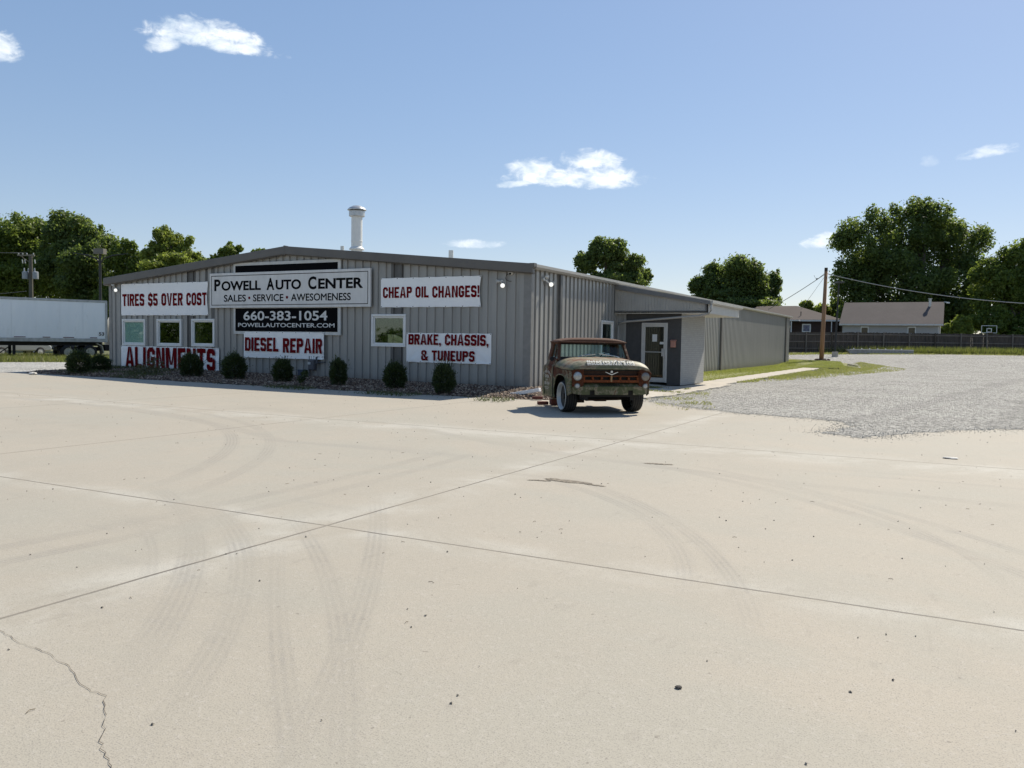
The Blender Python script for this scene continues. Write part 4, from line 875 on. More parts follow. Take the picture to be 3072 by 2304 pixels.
vs_ = sorted(set([-.58 + i * 1.27 / 60 for i in range(61)] + [-.5, -.499, .499, .5]))
for sgn in (-1, 1):
    q = MB(); NZ = 8
    for a, b in zip(vs_, vs_[1:]):
        za, zb = arch_z(a + 1e-6), arch_z(b - 1e-6)
        for j in range(NZ):
            def pt(v, z0, jj): z = z0 + (side_top(v) - z0) * jj / NZ; return (sgn * side_u(v, z), -v, z)
            q.add([pt(a, za, j), pt(b, zb, j), pt(b, zb, j + 1), pt(a, za, j + 1)], [(0, 1, 2, 3)])
    fe = q.build('fender', P_SIDE if sgn < 0 else P_GREEN, TR, smooth=True, solid=.012)
    lip = MB(); lip.tube([(sgn * (side_u(v, arch_z(v)) + .004), -v, arch_z(v)) for v in [-.499 + i * .998 / 40 for i in range(41)]], .014, 6); lip.build('arch_lip', P_GREEN, fe, smooth=True)
    # door and the panel behind it
    d = MB()
    def dpt(u, w):
        v = -.595 - u * 1.0; zt = .93 if v > -1.27 else .895; z = .25 + w * (zt - .25)
        rear = .05 * max(0, (u - .8) / .2) ** 2
        return (sgn * (side_u(-.5, z) + .008 - rear * .5), -v, z - (.02 * (1 - w) * u))
    d.grid(dpt, 26, 12); dr = d.build('door', P_SIDE, TR, smooth=True, solid=.02)
    h = MB(); h.obox((sgn * .855, 1.05, .84), (sgn * .855, 1.20, .84), .02, .025); h.build('handle', M_CHROME, dr)
    gp_ = MB(); gp_.tube([(sgn * (side_u(-.5, z) + .012), .594, z) for z in (.27, .4, .55, .7, .85, .92)], .008, 5); gp_.tube([(sgn * (side_u(-.5, .6) + .020), 1.27, z) for z in (.28, .5, .7, .92)], .006, 5); gp_.tube([(sgn * (fu(v) + .006), -v, .872 + .03 * sstep((-v + .2) / .6) - .008) for v in [.70 - i * .1 for i in range(12)]], .008, 5); gp_.build('panel_gap', M_DARK, dr)
    rk_ = MB(); rk_.box(sgn * .70, .58, .225, sgn * .82, 1.58, .248); rk_.build('rocker', P_RUST, dr)
    if sgn < 0:
        L = MB()
        def side_place(cx_, arc):
            def f(a, z, l): v = -(.62 + a); zz = z - arc * (a - cx_) ** 2; return (-(side_u(-.5, zz) + .0215), -v, zz)
            return f
        sp = side_place(.42, .8)
        def sideword(tx, a0, a1, z0, z1, arc=0, bold=.03):
            vs, fs = font_polys(tx, bold); f = side_place((a0 + a1) / 2, arc)
            L.add([f(a1 - v[0] * (a1 - a0), z0 + v[1] * (z1 - z0), 0) for v in vs], fs)
        sideword('POWELL AUTO', .12, .78, .755, .815, .75); sideword('CENTER', .27, .63, .645, .705); sideword('660', .38, .53, .585, .615); sideword('383-1054', .22, .68, .495, .56); sideword('SERVICE', .24, .66, .435, .455, .3); sideword('SALES', .32, .60, .40, .42)
        L.build('lettering', simple('faded_paint', (.50, .48, .42), .7, var=.25, scale=40), dr)
# clamshell hood
def hood_z(u, v):
    base = 1.10 - .04 * sstep((v + .42) / 1.0)
    c = base - .135 * max(0, (v - .52) / .24) ** 2.6
    lo = .872 + .03 * sstep((-v + .2) / .6)
    w = fu(v) + .006; t = min(1, abs(u) / w); ridge = .012 * math.exp(-(u / .07) ** 2)
    return lo + (c - lo) * (1 - t ** 5) ** .6 + ridge * (v < .6)
q = MB()
def hpt(a, b):
    s_ = math.sin((a * 2 - 1) * math.pi / 2) * .6 + (a * 2 - 1) * .4; v = .76 - b * 1.18; bow = .03 * (s_ ** 2) * sstep((v - .4) / .3); w = fu(v) + .006
    return (s_ * w, -(v - bow), hood_z(s_ * w, v))
q.grid(hpt, 48, 34); hood = q.build('hood', P_HOOD, TR, smooth=True, solid=.014)
q = MB()                                                          # turned-down lip at the front of the hood
def lipt(a, b):
    s_ = a * 2 - 1; w = fu(.76); x = s_ * w; bow = .03 * s_ ** 2
    return (x, -(.762 - bow + .004), hood_z(x * .985, .76) - .0 - b * .035 * (1 - s_ ** 6))
q.grid(lipt, 40, 3); q.build('hood_lip', P_HOOD, hood, smooth=True, solid=.012)
L = MB()
vs, fs = font_polys('#steaksandbrakes', .02)
def hood_text(a, b):
    v = .742 - .172 * b ** 1.5; u = -.50 + a * .985; bow = .03 * (u / .83) ** 2
    return (u, -(v - bow + .018), hood_z(u, v) + .018)
L.add([hood_text(v[0], v[1]) for v in vs], fs); L.build('lettering', simple('hood_paint', (.52, .51, .46), .6, var=.12, scale=40), hood)
q = MB(); rg = random.Random(4); ring = []
for i in range(18):
    t = i / 18 * 6.283; u = .37 + .115 * math.cos(t) * rg.uniform(.8, 1.2); v = .60 - .02 * math.cos(t) + .022 * math.sin(t) * rg.uniform(.5, 1.3); ring.append((u, -v, hood_z(u, v) + .014))
q.add(ring, [tuple(range(18))]); q.build('rust_hole', M_DARK, hood)
# front: grille recess, bar with six slots, pods, lamps, apron
q = MB(); q.box(-.60, -.60, .40, .60, -.58, .95); q.box(-.60, -.60, .86, .60, -.74, .872); q.box(-.60, -.72, .54, .60, -.58, .552); q.build('grille_back', M_DARK, TR)
q = MB(); q.box(-.575, -.645, .765, .575, -.62, .905); up_ = q.build('upper_grille', simple('grille_brown', (.045, .020, .012), .8, var=.4, scale=20), TR)
q = MB()
for z in (.866, .884):
    q.box(-.30, -.665, z, -.06, -.646, z + .010); q.box(.06, -.665, z, .30, -.646, z + .010)
q.build('vent_bars', simple('vent_metal', (.20, .19, .17), .5, metal=.5), up_)
q = MB(); zb_, zt_, s0, s1 = .628, .772, .683, .742
q.box(-.58, -.735, zb_, .58, -.64, s0); q.box(-.58, -.735, s1, .58, -.64, zt_)
for u in (-.58, -.40, -.215, -.02, .165, .345, .535): 
    w = .045 if u not in (-.58, .535) else .045
    q.box(u, -.735, s0, u + w, -.64, s1)
gb = q.build('grille_bar', P_ORANGE, TR, bevel=.012)
q = MB(); q.box(-.575, -.66, s0, .575, -.645, s1); q.build('slot_back', M_DARK, gb)
q = MB(); q.box(-.018, -.742, .645, .016, -.7355, .765); q.build('centre_strip', simple('strip_tan', (.30, .17, .07), .6), gb)
em = MB()
for sx in (-1, 1): em.prism([(0, .778), (0, .794), (sx * .13, .842), (sx * .134, .836)], 'y', -.752, -.742)
vs, fs = font_polys('8', .03); em.add([(-.024 + v[0] * .048, -.748, .822 + v[1] * .043) for v in vs], fs)
em.build('emblem', simple('emblem_metal', (.75, .74, .70), .3, metal=.4), gb)
for sgn in (-1, 1):
    q = MB(); cx = sgn * .70
    def podt(a, b):                                               # front skin round the headlamp, wrapping to the side
        t = a; z = .548 + b * .335
        x = .575 + t * (.212 if t < .999 else .212); rnd_ = .05 * max(0, (t - .6) / .4) ** 2.5; hoodbrow = .02 * sstep((b - .75) / .25)
        return (sgn * (x + .0), -(.735 - rnd_ + hoodbrow), z)
    q.grid(podt, 14, 10); q.add([(sgn * .575, -.735, .548), (sgn * .575, -.60, .548), (sgn * .575, -.60, .883), (sgn * .575, -.735, .883)], [(0, 1, 2, 3)])
    pod = q.build('headlight_pod', P_RUST, TR, smooth=True, solid=.014)
    r = MB(); r.lathe([(.088, -.742), (.108, -.745), (.112, -.765), (.102, -.775), (.090, -.768)], (cx, 0, .752), 'y', 28, caps=False)
    hl = r.build('headlight', P_RUST, TR, smooth=True)
    r = MB(); r.lathe([(.09, -.755), (.088, -.768), (.06, -.783), (.02, -.789), (.002, -.790)], (cx, 0, .752), 'y', 28); r.build('lens', simple('lamp_glass' if sgn < 0 else 'lamp_glass_dull', (.33, .34, .34) if sgn < 0 else (.20, .18, .16), .12, var=.25, scale=22, metal=.35), hl, smooth=True)
    br = MB(); br.tube([(cx + .125 * math.cos(t), -.752, .752 + .125 * math.sin(t)) for t in [R(20) + i * R(140) / 14 for i in range(15)]], .014, 6); br.build('brow', P_RUST, pod, smooth=True)
    r = MB(); r.lathe([(.055, -.735), (.058, -.752), (.050, -.760)], (cx, 0, .560), 'y', 22); fg = r.build('parking_lamp', simple('lamp_ring', (.10, .10, .09), .4), TR, smooth=True)
    r = MB(); r.lathe([(.048, -.752), (.035, -.768), (.003, -.774)], (cx, 0, .560), 'y', 22); r.build('lens', simple('frost_glass', (.40, .40, .38), .35, var=.1), fg, smooth=True)
q = MB(); N = 60                                                  # apron under the grille, wrapping round the corners, with two bracket holes
def ap_y(u):
    t = max(0, (abs(u) - .62) / .17); return .755 - .10 * t ** 2.4
us = [-.79 + i * 1.58 / N for i in range(N + 1)] + [-.445, -.345, .345, .445]; us = sorted(set(us))
for a, b in zip(us, us[1:]):
    mu = (a + b) / 2; notch = .345 < abs(mu) < .445
    def zl(u): return .388 + .035 * max(0, (abs(u) - .6) / .2) ** 2
    zz = [zl(mu) if not notch else .478]
    levels = lambda u: [(.478 if notch else zl(u)), .50, .545]
    la, lb = levels(a), levels(b)
    for j in range(2): q.add([(a, -ap_y(a), la[j]), (b, -ap_y(b), lb[j]), (b, -ap_y(b), lb[j + 1]), (a, -ap_y(a), la[j + 1])], [(0, 1, 2, 3)])
    if abs(mu) < .6: q.add([(a, -ap_y(a), .545), (b, -ap_y(b), .545), (b, -.66, .605), (a, -.66, .605)], [(0, 1, 2, 3)])
apn = q.build('apron', P_GREEN, TR, smooth=False, solid=.012)
q = MB()
for i in range(13): q.obox((-.22 + i * .033, -.742, .566), (-.24 + i * .033, -.70, .60), .013, .008)
q.build('louvres', M_DARK, apn)
for sx in (-1, 1): q = MB(); q.box(sx * .46, -.70, .40, sx * .33, -.68, .50); q.build('bracket_hole', M_DARK, apn)
# chassis, wheel wells, firewall
q = MB(); q.box(-.52, -.62, .27, -.44, 1.78, .36); q.box(.44, -.62, .27, .52, 1.78, .36); q.box(-.5, -.10, .24, .5, .06, .31); q.box(-.60, -.66, .34, .60, -.58, .40); q.box(-.62, .52, .25, .62, .56, .9); q.box(-.79, .56, .25, .79, 1.55, .27)
q.box(-.535, -.56, .36, -.52, .56, .88); q.box(.52, -.56, .36, .535, .56, .88); q.box(-.82, -.50, .855, .82, .50, .87); q.build('chassis', M_DARK, TR)
q = MB(); q.tube([(-.66, 0, .31), (.66, 0, .31)], .04, 10); q.box(-.12, -.07, .21, .12, .1, .34); q.tube([(-.40, -.3, .25), (.36, -.2, .26)], .016, 8); q.obox((-.50, -.05, .22), (-.36, -.05, .22), .10, .07); q.build('axle', simple('axle_rust', (.04, .022, .015), .85, var=.4, scale=15), TR)
# wheels
for sgn, steer in ((-1, R(4)), (1, R(4))):
    w = MB(); prof = [(.276, .105), (.300, .118), (.312, .10), (.314, .04), (.314, -.04), (.312, -.10), (.300, -.118), (.276, -.105), (.255, -.08), (.255, .08)]
    w.lathe([(r, x * 1.06) for r, x in prof], ax='x', n=48, caps=False)
    wh = w.build('wheel', M_TYRE, TR, smooth=True); wh.location = (sgn * .70, 0, .312); wh.rotation_euler = (0, 0, steer)
    t_ = MB()
    for x in (-.075, -.025, .025, .075): t_.lathe([(.3125, x - .007), (.3165, x - .006), (.3165, x + .006), (.3125, x + .007)], ax='x', n=48, caps=False)
    t_.build('tread_rib', simple('tread_dust', (.05, .047, .042), .9), wh)
    r = MB(); o = sgn
    r.lathe([(.283, o * .115), (.283, o * .128), (.270, o * .130), (.264, o * .118), (.250, o * .112), (.246, o * .045), (.20, o * .04)], ax='x', n=48, caps=False); r.build('rim', M_RIM, wh, smooth=True)
    r = MB(); r.lathe([(.2465, o * .050), (.10, o * .052), (.06, o * .06), (.055, o * .085), (.002, o * .087)], ax='x', n=32)
    r.build('wheel_centre', simple('wheel_black', (.010, .010, .010), .6), wh, smooth=False)
# cab: cowl, pillars, roof, back, glass, inside
WS_B, WS_T = -.40, -.62
q = MB(); q.grid(lambda a, b: ((a * 2 - 1) * .80, .42 + b * .16 + .0, 1.098 - .14 * abs(a * 2 - 1) ** 6 + .0), 24, 3); q.box(-.80, .56, .86, .80, .60, 1.06); q.build('cowl', P_HOOD, TR, smooth=True, solid=.01)
for sgn in (-1, 1):                                               # belt line shoulders along the doors
    q = MB(); q.prism([(sgn * .845, .92), (sgn * .80, 1.035), (sgn * .74, 1.045), (sgn * .74, .92)], 'y', .55, 1.27); q.build('belt', P_SIDE, TR, bevel=.015)
for sgn in (-1, 1):
    q = MB()
    q.obox((sgn * .765, .46, 1.04), (sgn * .70, .66, 1.41), .06, .05); q.obox((sgn * .775, .50, 1.03), (sgn * .715, .70, 1.41), .03, .06)
    q.obox((sgn * .775, 1.20, 1.03), (sgn * .70, 1.12, 1.41), .05, .20, up=(0, 1, 0))
    q.obox((sgn * .765, .80, 1.04), (sgn * .715, .80, 1.40), .018, .02, up=(0, 1, 0))
    q.obox((sgn * .705, .62, 1.40), (sgn * .705, 1.2, 1.40), .05, .05); q.obox((sgn * .775, .5, 1.04), (sgn * .775, 1.2, 1.04), .05, .04)
    q.build('door_frame', P_ROOF, TR, bevel=.01)
q = MB()
def rpt(a, b):
    u = a * 2 - 1; w = b * 2 - 1; z = 1.425 + .085 * max(0, (1 - abs(u) ** 3.2)) ** .7 * max(0, (1 - abs(w) ** 5)) ** .5
    return (u * (.755 - .02 * abs(w) ** 4), .93 + w * (.40 - .03 * abs(u) ** 3), z)
q.grid(rpt, 36, 24); rfc = q.build('roof', P_ROOF, TR, smooth=True, solid=.012)
q = MB(); ring = [rpt(i / 36, 0) for i in range(37)] + [rpt(1, i / 24) for i in range(1, 25)]; ring2 = [rpt(0, i / 24) for i in range(25)]
q.tube([(p[0], p[1], p[2] - .008) for p in ring], .017, 6); q.tube([(p[0], p[1], p[2] - .008) for p in ring2], .017, 6); q.build('drip_rail', P_ROOF, rfc, smooth=True)
q = MB(); q.box(-.70, .56, 1.385, .70, .60, 1.42); q.box(-.70, .6, 1.405, .70, 1.25, 1.42); q.build('headliner', M_DARK, rfc)
q = MB()                                                          # back of the cab with its wide window opening
q.box(-.80, 1.24, .25, .80, 1.27, 1.10); q.box(-.74, 1.235, 1.10, -.60, 1.265, 1.41); q.box(.60, 1.235, 1.10, .74, 1.265, 1.41); q.box(-.60, 1.235, 1.365, .60, 1.265, 1.42); q.box(-.82, 1.56, .27, .82, 1.58, .86); q.build('cab_back', P_ROOF, TR, bevel=.01)
q = MB(); q.box(-.60, 1.246, 1.10, .60, 1.252, 1.365); M_TGLASS = glassy('cab_glass', clear=.98, gloss=.03); q.build('rear_window', M_TGLASS, TR)
q = MB()
def wst(a, b):
    u = a * 2 - 1; w = .745 + b * (-.07); y = .40 + b * .20 + .10 * abs(u) ** 3.5 * (1 - .4 * b)
    return (u * w, y, 1.095 + b * .305)
q.grid(wst, 28, 8); ws = q.build('windshield', glassy('windshield_glass', clear=.95, gloss=.035), TR, smooth=True)
q = MB(); q.tube([wst(i / 28, 0) for i in range(29)], .016, 6); q.tube([wst(i / 28, 1) for i in range(29)], .018, 6); q.build('seal', simple('rubber_seal', (.02, .018, .016), .8), ws)
for sgn in (-1, 1):
    q = MB(); q.add([(sgn * .755, .56, 1.05), (sgn * .765, 1.12, 1.05), (sgn * .705, 1.08, 1.39), (sgn * .70, .70, 1.39)], [(0, 1, 2, 3)]); q.build('side_window', M_TGLASS, TR, solid=.006)
for a, b, c_ in (((-.36, .415, 1.105), (-.30, .37, 1.135), (.02, .43, 1.165)), ((.56, .44, 1.10), (.44, .38, 1.13), (.10, .43, 1.18))):
    q = MB(); q.tube([a, b], .012, 6); q.obox(b, c_, .020, .012); q.tube([b, Vector(b).lerp(Vector(c_), .6) + Vector((0, -.015, .012))], .008, 6); q.build('wiper', M_CHROME, TR)
q = MB(); q.box(-.66, .78, .55, .66, 1.20, .80); q.box(-.66, 1.12, .80, .66, 1.22, 1.10); q.build('seat', simple('seat_cloth', (.05, .045, .04), .9, var=.3), TR, bevel=.04)
q = MB(); q.tube([(.38 + .19 * math.cos(t), .74 - .07 * math.sin(t), 1.03 + .17 * math.sin(t)) for t in [i * 6.2832 / 28 for i in range(29)]], .011, 6); q.tube([(.38, .74, 1.03), (.38, .55, .95)], .02, 8); q.obox((.2, .74, 1.03), (.56, .74, 1.03), .02, .012); q.build('steering_wheel', M_DARK, TR)
q = MB(); q.box(-.72, .50, .93, .72, .64, 1.08); q.build('dashboard', simple('dash', (.06, .055, .045), .6), TR, bevel=.03)
q = MB(); q.tube([(-.80, .60, 1.02), (-.87, .58, 1.06)], .008, 6); q.lathe([(.045, 0), (.05, .01), (.03, .02)], (-.88, .58, 1.06), 'y', 14); q.build('mirror', M_DARK, TR)
st = thing('block_stack', 'short stack of bricks and blocks propping up the rear of the pickup cab', 'blocks', (*lot(4.545, -5.8), gz(*lot(4.545, -5.80)) + .012), -0.885 + math.pi / 2)
st.scale = (LOTK,) * 3
for nm, bx_ in (('block', (-.62, 1.62, 0, -.36, 1.80, .13)), ('block', (-.60, 1.63, .132, -.38, 1.79, .245)), ('block', (-.90, 1.70, 0, -.66, 1.82, .075)), ('block', (-.30, 1.66, 0, -.06, 1.78, .075))):
    q = MB(); q.box(*bx_); q.build(nm, M_RBRICK if bx_[2] == 0 else simple('block_grey', (.22, .19, .15), .9, var=.3, scale=10), st, bevel=.008)

# ================================================================ PLANTS
def leaf_cloud(centres, radii, n, size, seed, aspect=1.6, up=.25, shell=.55, ridge=None):
    rg = np.random.default_rng(seed); cs = np.asarray(centres, float); rs = np.asarray(radii, float)
    if rs.ndim == 1: rs = np.repeat(rs[:, None], 3, 1)
    wgt = (rs[:, 0] * rs[:, 1] * rs[:, 2]) ** .75; idx = rg.choice(len(cs), n, p=wgt / wgt.sum())
    d = rg.normal(size=(n, 3)); d /= np.linalg.norm(d, axis=1)[:, None]
    rad = 1 - (1 - shell) * rg.random(n) ** 1.4
    rad *= np.where(rg.random(n) < .28, rg.uniform(.8, 1.42, n), rg.uniform(.86, 1.08, n))
    p = cs[idx] + d * rad[:, None] * rs[idx]
    nrm = d * .9 + rg.normal(size=(n, 3)) * .75; nrm[:, 2] += up; nrm /= np.linalg.norm(nrm, axis=1)[:, None]
    a = np.cross(nrm, rg.normal(size=(n, 3))); a /= np.linalg.norm(a, axis=1)[:, None]; b = np.cross(nrm, a)
    s = size * rg.uniform(.55, 1.35, n)[:, None]
    v = np.stack([p - a * s * aspect * .5, p + b * s * .42, p + a * s * aspect * .5, p - b * s * .42], 1)
    return v.reshape(-1, 3)
L_DARK = leaf_mat('leaf_dark', (.052, .084, .028), (.105, .150, .045), (.20, .255, .075), .58)
L_MID = leaf_mat('leaf_mid', (.062, .100, .022), (.125, .178, .036), (.23, .28, .06), .58)
L_LIGHT = leaf_mat('leaf_light', (.12, .16, .026), (.22, .265, .05), (.36, .38, .09), .58)
L_BUSH = leaf_mat('leaf_bush', (.016, .028, .010), (.028, .046, .014), (.055, .075, .025), .18)
M_BARK = simple('bark', (.085, .068, .05), .95, var=.4, scale=5, bump=.6)
def tree(label, base, blobs, n, size, mt, trunk_r=.35, seed=1, group=None, sub=9, name='broadleaf_tree', forks=True):
    rg = random.Random(seed); T = thing(name, label, 'tree', base, 0, group)
    cs, rs = [], []
    for (x, y, z, rx, ry, rz) in blobs:                           # every big mass breaks into smaller clumps on its surface
        cs.append((x, y, z)); rs.append((rx * .74, ry * .74, rz * .74))
        for _ in range(sub):
            th = rg.uniform(0, 6.283); ph = math.acos(rg.uniform(-.75, 1)); f = rg.uniform(.62, .92); k_ = rg.uniform(.26, .46)
            cs.append((x + rx * f * math.sin(ph) * math.cos(th), y + ry * f * math.sin(ph) * math.sin(th), z + rz * f * math.cos(ph))); rs.append((rx * k_, ry * k_, rz * k_ * .85))
        for _ in range(sub):
            th = rg.uniform(0, 6.283); ph = math.acos(rg.uniform(-.5, 1)); f = rg.uniform(.80, .98); k_ = rg.uniform(.12, .24)
            cs.append((x + rx * f * math.sin(ph) * math.cos(th), y + ry * f * math.sin(ph) * math.sin(th), z + rz * f * math.cos(ph))); rs.append((rx * k_, ry * k_, rz * k_ * 1.2))
    np_mesh('crown', leaf_cloud(cs, rs, n, size, seed), 4, mt, T)
    q = MB(); top = max(b[2] for b in blobs); q.tube([(0, 0, -.3), (.05, 0, top * .25), (-.05, .1, top * .55), (0, 0, top)], [trunk_r * 1.25, trunk_r, trunk_r * .7, trunk_r * .2], 10)
    for (x, y, z, rx, ry, rz) in blobs:
        s = Vector((0, 0, max(1.0, min(z * .45, top * .5)))); e = Vector((x, y, z + rz * .3)); mdl = s.lerp(e, .5) + Vector((0, 0, -.4)); q.tube([s, mdl, e], [trunk_r * .55, trunk_r * .35, trunk_r * .08], 7)
        for _ in range(3):
            e2 = e + Vector((rg.uniform(-1, 1) * rx * .5, rg.uniform(-1, 1) * ry * .5, rg.uniform(-.2, .4) * rz)); q.tube([mdl, mdl.lerp(e2, .6), e2], [trunk_r * .25, trunk_r * .15, trunk_r * .04], 5)
    q.build('trunk', M_BARK, T, smooth=True); return T
def tree_at(label, px_base, depth, blobs_px, n, size, mt, seed, trunk_r=.35, group=None, thick=.8, sub=9):
    # crown masses read off the photograph: centre px, py, half width, half height (photo pixels at that depth)
    b = at(px_base, 1060, depth); z0 = gz(b.x, b.y); base = Vector((b.x, b.y, z0)); s = depth / F_PX; out_ = []; rg = random.Random(seed)
    for (px, py, hw, hh) in blobs_px:
        p = at(px, py, depth + rg.uniform(-1, 1) * hw * s * .35) - base; out_.append((p.x, p.y, p.z, hw * s, hw * s * thick, hh * s))
    return tree(label, base, out_, n, size, mt, trunk_r, seed, group, sub)
GR, GL = 'trees behind the fence on the right', 'trees on the left beyond the trailer'
tree_at('largest dark broadleaf tree towering behind the grey garage', 2760, 112, [(2600, 740, 95, 105), (2745, 700, 110, 105), (2870, 745, 85, 100), (2560, 850, 70, 95), (2700, 850, 150, 110), (2870, 860, 100, 110), (2620, 960, 100, 70), (2780, 950, 110, 80), (2905, 960, 60, 60)], 95000, .27, L_DARK, 11, .6, GR)
tree_at('broad tree cut by the right edge of the frame, lighter green than its neighbour', 3030, 98, [(3060, 790, 60, 90), (2985, 860, 70, 85), (3070, 900, 80, 90), (2975, 965, 60, 60), (3060, 1000, 80, 60), (3150, 850, 70, 110)], 46000, .26, L_MID, 12, .5, GR)
tree_at('round dense tree standing over the brown brick house', 2210, 100, [(2200, 850, 95, 85), (2120, 870, 52, 62), (2275, 880, 60, 75), (2320, 850, 28, 40), (2200, 915, 120, 45)], 48000, .24, L_DARK, 13, .45, GR)
tree_at('dark tree rising behind the shop roof left of the brick house', 1830, 76, [(1820, 755, 55, 52), (1860, 800, 70, 45), (1765, 790, 42, 42), (1925, 835, 38, 38), (1850, 850, 90, 40)], 30000, .18, L_DARK, 14, .4, GR)
tree_at('low bright conical trees behind the wooden pole between the houses', 2440, 118, [(2420, 935, 30, 32), (2465, 945, 32, 36), (2515, 935, 28, 45)], 7000, .30, L_LIGHT, 15, .2, GR)
tree_at('small green bush tree by the garage end under the large tree', 2880, 96, [(2880, 990, 32, 45), (2845, 1000, 25, 30)], 5000, .28, L_LIGHT, 16, .12, GR)
tree_at('big dark tree at the left edge behind the trailer', 60, 84, [(40, 720, 110, 85), (110, 760, 110, 90), (-40, 800, 110, 110), (60, 850, 120, 80), (170, 860, 90, 80)], 60000, .21, L_MID, 21, .5, GL)
tree_at('tall dark tree with spiky top above the transformer pole', 230, 80, [(215, 720, 85, 82), (290, 740, 60, 70), (250, 800, 110, 85), (160, 790, 80, 70), (280, 880, 90, 70)], 60000, .20, L_DARK, 22, .5, GL)
tree_at('mid green tree behind the black lamp post', 385, 76, [(370, 790, 60, 70), (420, 820, 40, 60), (360, 870, 80, 60), (330, 930, 70, 50)], 32000, .18, L_MID, 23, .35, GL)
tree_at('pale yellow green tree just left of the shop gable', 515, 72, [(500, 740, 50, 58), (540, 760, 55, 60), (460, 770, 40, 40), (590, 790, 35, 35), (520, 810, 110, 40)], 26000, .165, L_LIGHT, 24, .3, GL)
tree_at('small tree tip peeping over the left roof slope', 690, 70, [(690, 760, 36, 34), (650, 785, 30, 22), (735, 785, 25, 20)], 5000, .19, L_MID, 25, .2, GL)
tree_at('tiny tree top showing just above the roof near the ridge', 785, 74, [(778, 758, 22, 16), (760, 775, 30, 16)], 1800, .18, L_MID, 26, .15, GL, sub=5)
# what the window panes mirror: woods across the road behind the viewer
fw_c, fw_r = [], []; rg = random.Random(8)
for i in range(56):
    a = -175 + i * 4.2; x = a; y = -80 - rg.uniform(0, 14); h = rg.uniform(2.2, 3.0) if -78 < a < -40 else rg.uniform(6, 9)
    fw_c.append((x, y, h * .5)); fw_r.append((3.4, 3, h * .62))
tag(np_mesh('far_wood', leaf_cloud(fw_c, fw_r, 40000, .55, 9), 4, L_MID), kind='stuff')

# clipped bushes in the planting bed
def bush_mesh(seed, n=7500):
    rg = np.random.default_rng(seed); d = rg.normal(size=(n, 3)); d /= np.linalg.norm(d, axis=1)[:, None]; d[:, 2] = np.where(d[:, 2] < -.75, -d[:, 2], d[:, 2])
    lump = 1 + .10 * np.sin(d[:, 0] * 7 + seed) * np.sin(d[:, 1] * 6 + seed * 2) + .09 * np.sin(d[:, 2] * 9 + d[:, 0] * 5)
    rad = (.45 + .55 * rg.random(n) ** .45) * lump
    tip = rg.random(n) < .15; rad = np.where(tip & (d[:, 2] > .1), rad * rg.uniform(1.0, 1.22 + .25 * (np.sin(d[:, 0] * 5 + seed) > .2), n), rad)
    p = d * rad[:, None] * np.array([.5, .5, .5]); p[:, 2] += .42
    dr = d * .8 + rg.normal(size=(n, 3)) * .45; dr[:, 2] += .45; dr /= np.linalg.norm(dr, axis=1)[:, None]
    b = np.cross(dr, rg.normal(size=(n, 3))); b /= np.linalg.norm(b, axis=1)[:, None]
    s = rg.uniform(.05, .10, n)[:, None]
    return np.stack([p - dr * s * .3, p + b * s * .16 + dr * s * .3, p + dr * s, p - b * s * .16 + dr * s * .3], 1).reshape(-1, 3)
protos = []
for sd in (1, 2, 3):
    T = thing('clipped_bush', 'x', 'bush'); np_mesh('foliage', bush_mesh(sd), 4, L_BUSH, T)
    q = MB()
    for k_ in range(5): q.tube([(.03 * k_ - .06, 0, -.05), (.09 * k_ - .18, .1 * math.sin(k_ * 2), .30), (.14 * k_ - .28, .2 * math.sin(k_ * 2), .62)], [.018, .012, .005], 5)
    q.build('stem', M_BARK, T); protos.append(T)
BU = [(-16.5, -2.9, 1.2, .84, 'widest bush, sprawling at the far left corner of the bed'), (-17.6, -1.3, 1.1, .62, 'low dark bush at the foot of the left building corner'), (-11.6, -2.2, 1.08, .86, 'dark bush in front of the alignments banner'),
      (-9.88, -1.95, 1.10, .92, 'dark bush left of the diesel repair banner'), (-7.3, -2.45, 1.00, .80, 'dark bush under the left half of the diesel repair banner'), (-5.07, -2.5, .86, .88, 'narrow dark bush right of the gas meter'),
      (-2.77, -2.85, .95, .86, 'round dark bush below the square window'), (-1.40, -2.45, .92, .88, 'round dark bush in front of the brake banner, last on the right')]
used = set()
for i, (x, y, w, h, lb) in enumerate(BU):
    p = protos[i % 3]
    if i % 3 in used: p = copy_tree(p)
    used.add(i % 3)
    x, y = lot(x, y); w *= .66; p.location = (x, y, bed_h(x, y) + .0); p.scale = (w * (1 + .08 * math.sin(i * 2.3)), w * (1 - .1 * math.sin(i * 1.7)), h * (.96 + .08 * math.sin(i * 3.1))); p.rotation_euler = (0, 0, i * 1.3); tag(p, lb, 'bush', 'clipped bushes along the front wall')
sp = thing('leafy_sprig', 'thin leafy weed growing right of the bush under the diesel banner', 'plant', (-6.62, -2.3, bed_h(-6.6, -2.3)))
np_mesh('leaves', leaf_cloud([(0, 0, .3), (.1, 0, .42), (-.08, 0, .2)], [.14, .1, .12], 160, .07, 3), 4, L_BUSH, sp); q = MB(); q.tube([(0, 0, -.02), (.02, 0, .25), (.1, 0, .5)], [.008, .006, .003], 5); q.build('stem', M_BARK, sp)
sp = thing('leafy_sprig', 'wispy twiggy weed in front of the middle of the alignments banner', 'plant', (-13.9, -2.0, bed_h(-13.9, -2)))
np_mesh('leaves', leaf_cloud([(0, 0, .3), (.4, 0, .4), (-.4, 0, .25), (.1, 0, .55)], [.22, .2, .22, .16], 260, .05, 5), 4, leaf_mat('wispy_leaf', (.06, .06, .03), (.10, .09, .05), (.16, .13, .09), .2), sp); q = MB()
for k_ in range(5): q.tube([(0, 0, -.02), (.1 * k_ - .2, 0, .3), (.2 * k_ - .42, .05, .62 - .03 * k_)], [.007, .005, .002], 5)
